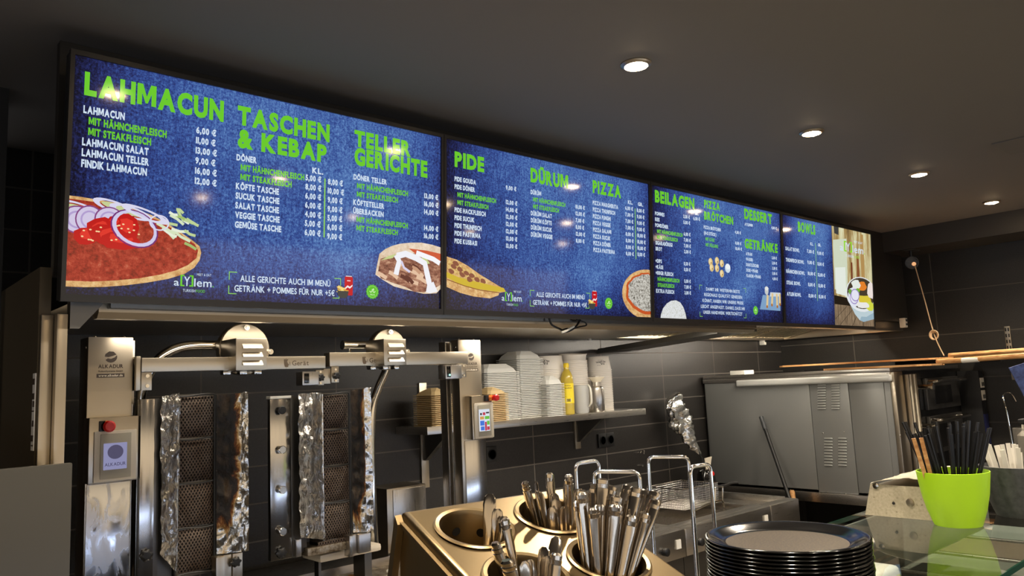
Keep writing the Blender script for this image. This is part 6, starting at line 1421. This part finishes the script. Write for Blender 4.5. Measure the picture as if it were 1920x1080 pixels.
for dx, tp, lb in ((-.80, (1713, 822), 'pale wooden stirrer leaning farthest left in the lime pot'), (-.66, (1727, 821), 'second pale wooden stirrer in the lime pot, right of the leftmost')):
    f_ = gp+rt*g0*dx-view*g0*.3+Vector((0, 0, .02)); dd = ray(*tp); top = EYE+dd*((on_ray_d(gp)-.01))
    strip('wooden_stirrer', f_, top, .010, .0016, M_wood, lb, 'stirrer', 'wooden stirrers', view)
M_wrap = mat('clear_wrap', (226, 222, 212), .3, alpha=.75)
vw = Vector((ap.x, ap.y, 0)).normalized(); ra = Vector((vw.y, -vw.x, 0)); ah = 92/FPX*ad; a1 = .5*128/FPX*ad
for r_, k_ in ((.15, 3), (.42, 8), (.7, 12)):
    for k in range(k_):
        a = 2*PI*k/k_+.4*k_; sx, sy = r_*math.cos(a), r_*math.sin(a)
        f_ = ap+ra*(sx*a1*.5)+vw*(sy*a1*.5)+Vector((0, 0, .016)); top = ap+ra*(sx*a1*1.12)+vw*(sy*a1*1.1)+Vector((0, 0, ah+R_.uniform(.03, .062)))
        strip('plastic_fork', f_, top, .011, .0018, M_wrap, 'clear plastic fork handle sticking out of the dark grey pot', 'plastic cutlery', 'clear plastic cutlery in the grey pot', vw)
# dispenser box behind the lime pot
a, b_ = onX(1622, 964, 2.30), onX(1752, 977, 2.30); zt_ = onX(1642, 908, 2.30).z
M_dull = mat('worn_beige_steel', (186, 176, 152), .45, .35); n, l, b = nodes(M_dull); t = tex(M_dull, 'ShaderNodeTexNoise', 140, detail=2); l.new(ramp(M_dull, t.outputs[0], [(.24, (90, 70, 48)), (.32, (176, 166, 142)), (.7, (196, 186, 164))]), b.inputs['Base Color'])
t_ = thing('wrap_dispenser', 'worn beige metal dispenser box with film on top, behind the lime pot', 'dispenser', (2.30, a.y, ZG))
y0, y1 = b_.y-.01, a.y
YX = Matrix(((0, 0, 1, 0), (1, 0, 0, 0), (0, 1, 0, 0), (0, 0, 0, 1)))
m = MB(); m.prism([(y0, ZG+.0005), (y1, ZG+.0005), (y1-.024, zt_), (y0, zt_)], 2.30, 2.305, YX); part('side_plate', m, M_dull, t_, flat=True)
m = MB(); m.prism([(y0, ZG+.0005), (y1, ZG+.0005), (y1-.024, zt_-.006), (y0, zt_-.006)], 2.3052, 2.60, YX); part('box_body', m, M_sheet, t_, flat=True)
m = MB(); m.prism([(y0, ZG+.0005), (y1, ZG+.0005), (y1-.024, zt_), (y0, zt_)], 2.602, 2.607, YX); part('side_plate', m, M_dull, t_, flat=True)
for yy_, zz, r, mt in ((a.y-.040, zt_-.004, .009, M_chrome), (a.y-.13, ZG+.045, .011, M_sheet), (a.y-.085, ZG+.04, .004, M_dark)):
    m = MB(); m.lathe([(r, 0), (r*.95, .003), (r*.3, .004)], (0, 0, 0), 20, Matrix.Translation((2.2998, yy_, zz)) @ Matrix.Rotation(-PI/2, 4, 'Y')); part('bolt' if r > .005 else 'hole', m, mt, t_)
m = MB()
def film(u, v):
    y = y0+.002+(y1-y0-.03)*u; x = 2.29+.32*v; z = zt_+.001+.016*(1-u)+.012*math.sin(u*3)+.006*abs(noise.noise(Vector((u*4, v*14, 0)))); return Vector((x, y, z)), Vector((0, 0, 1))
m.sheet(film, 14, 30, .001); part('film_sheet', m, mat('folded_film', (214, 206, 184), .25, .25), t_, 'creased pale film', ang=60)
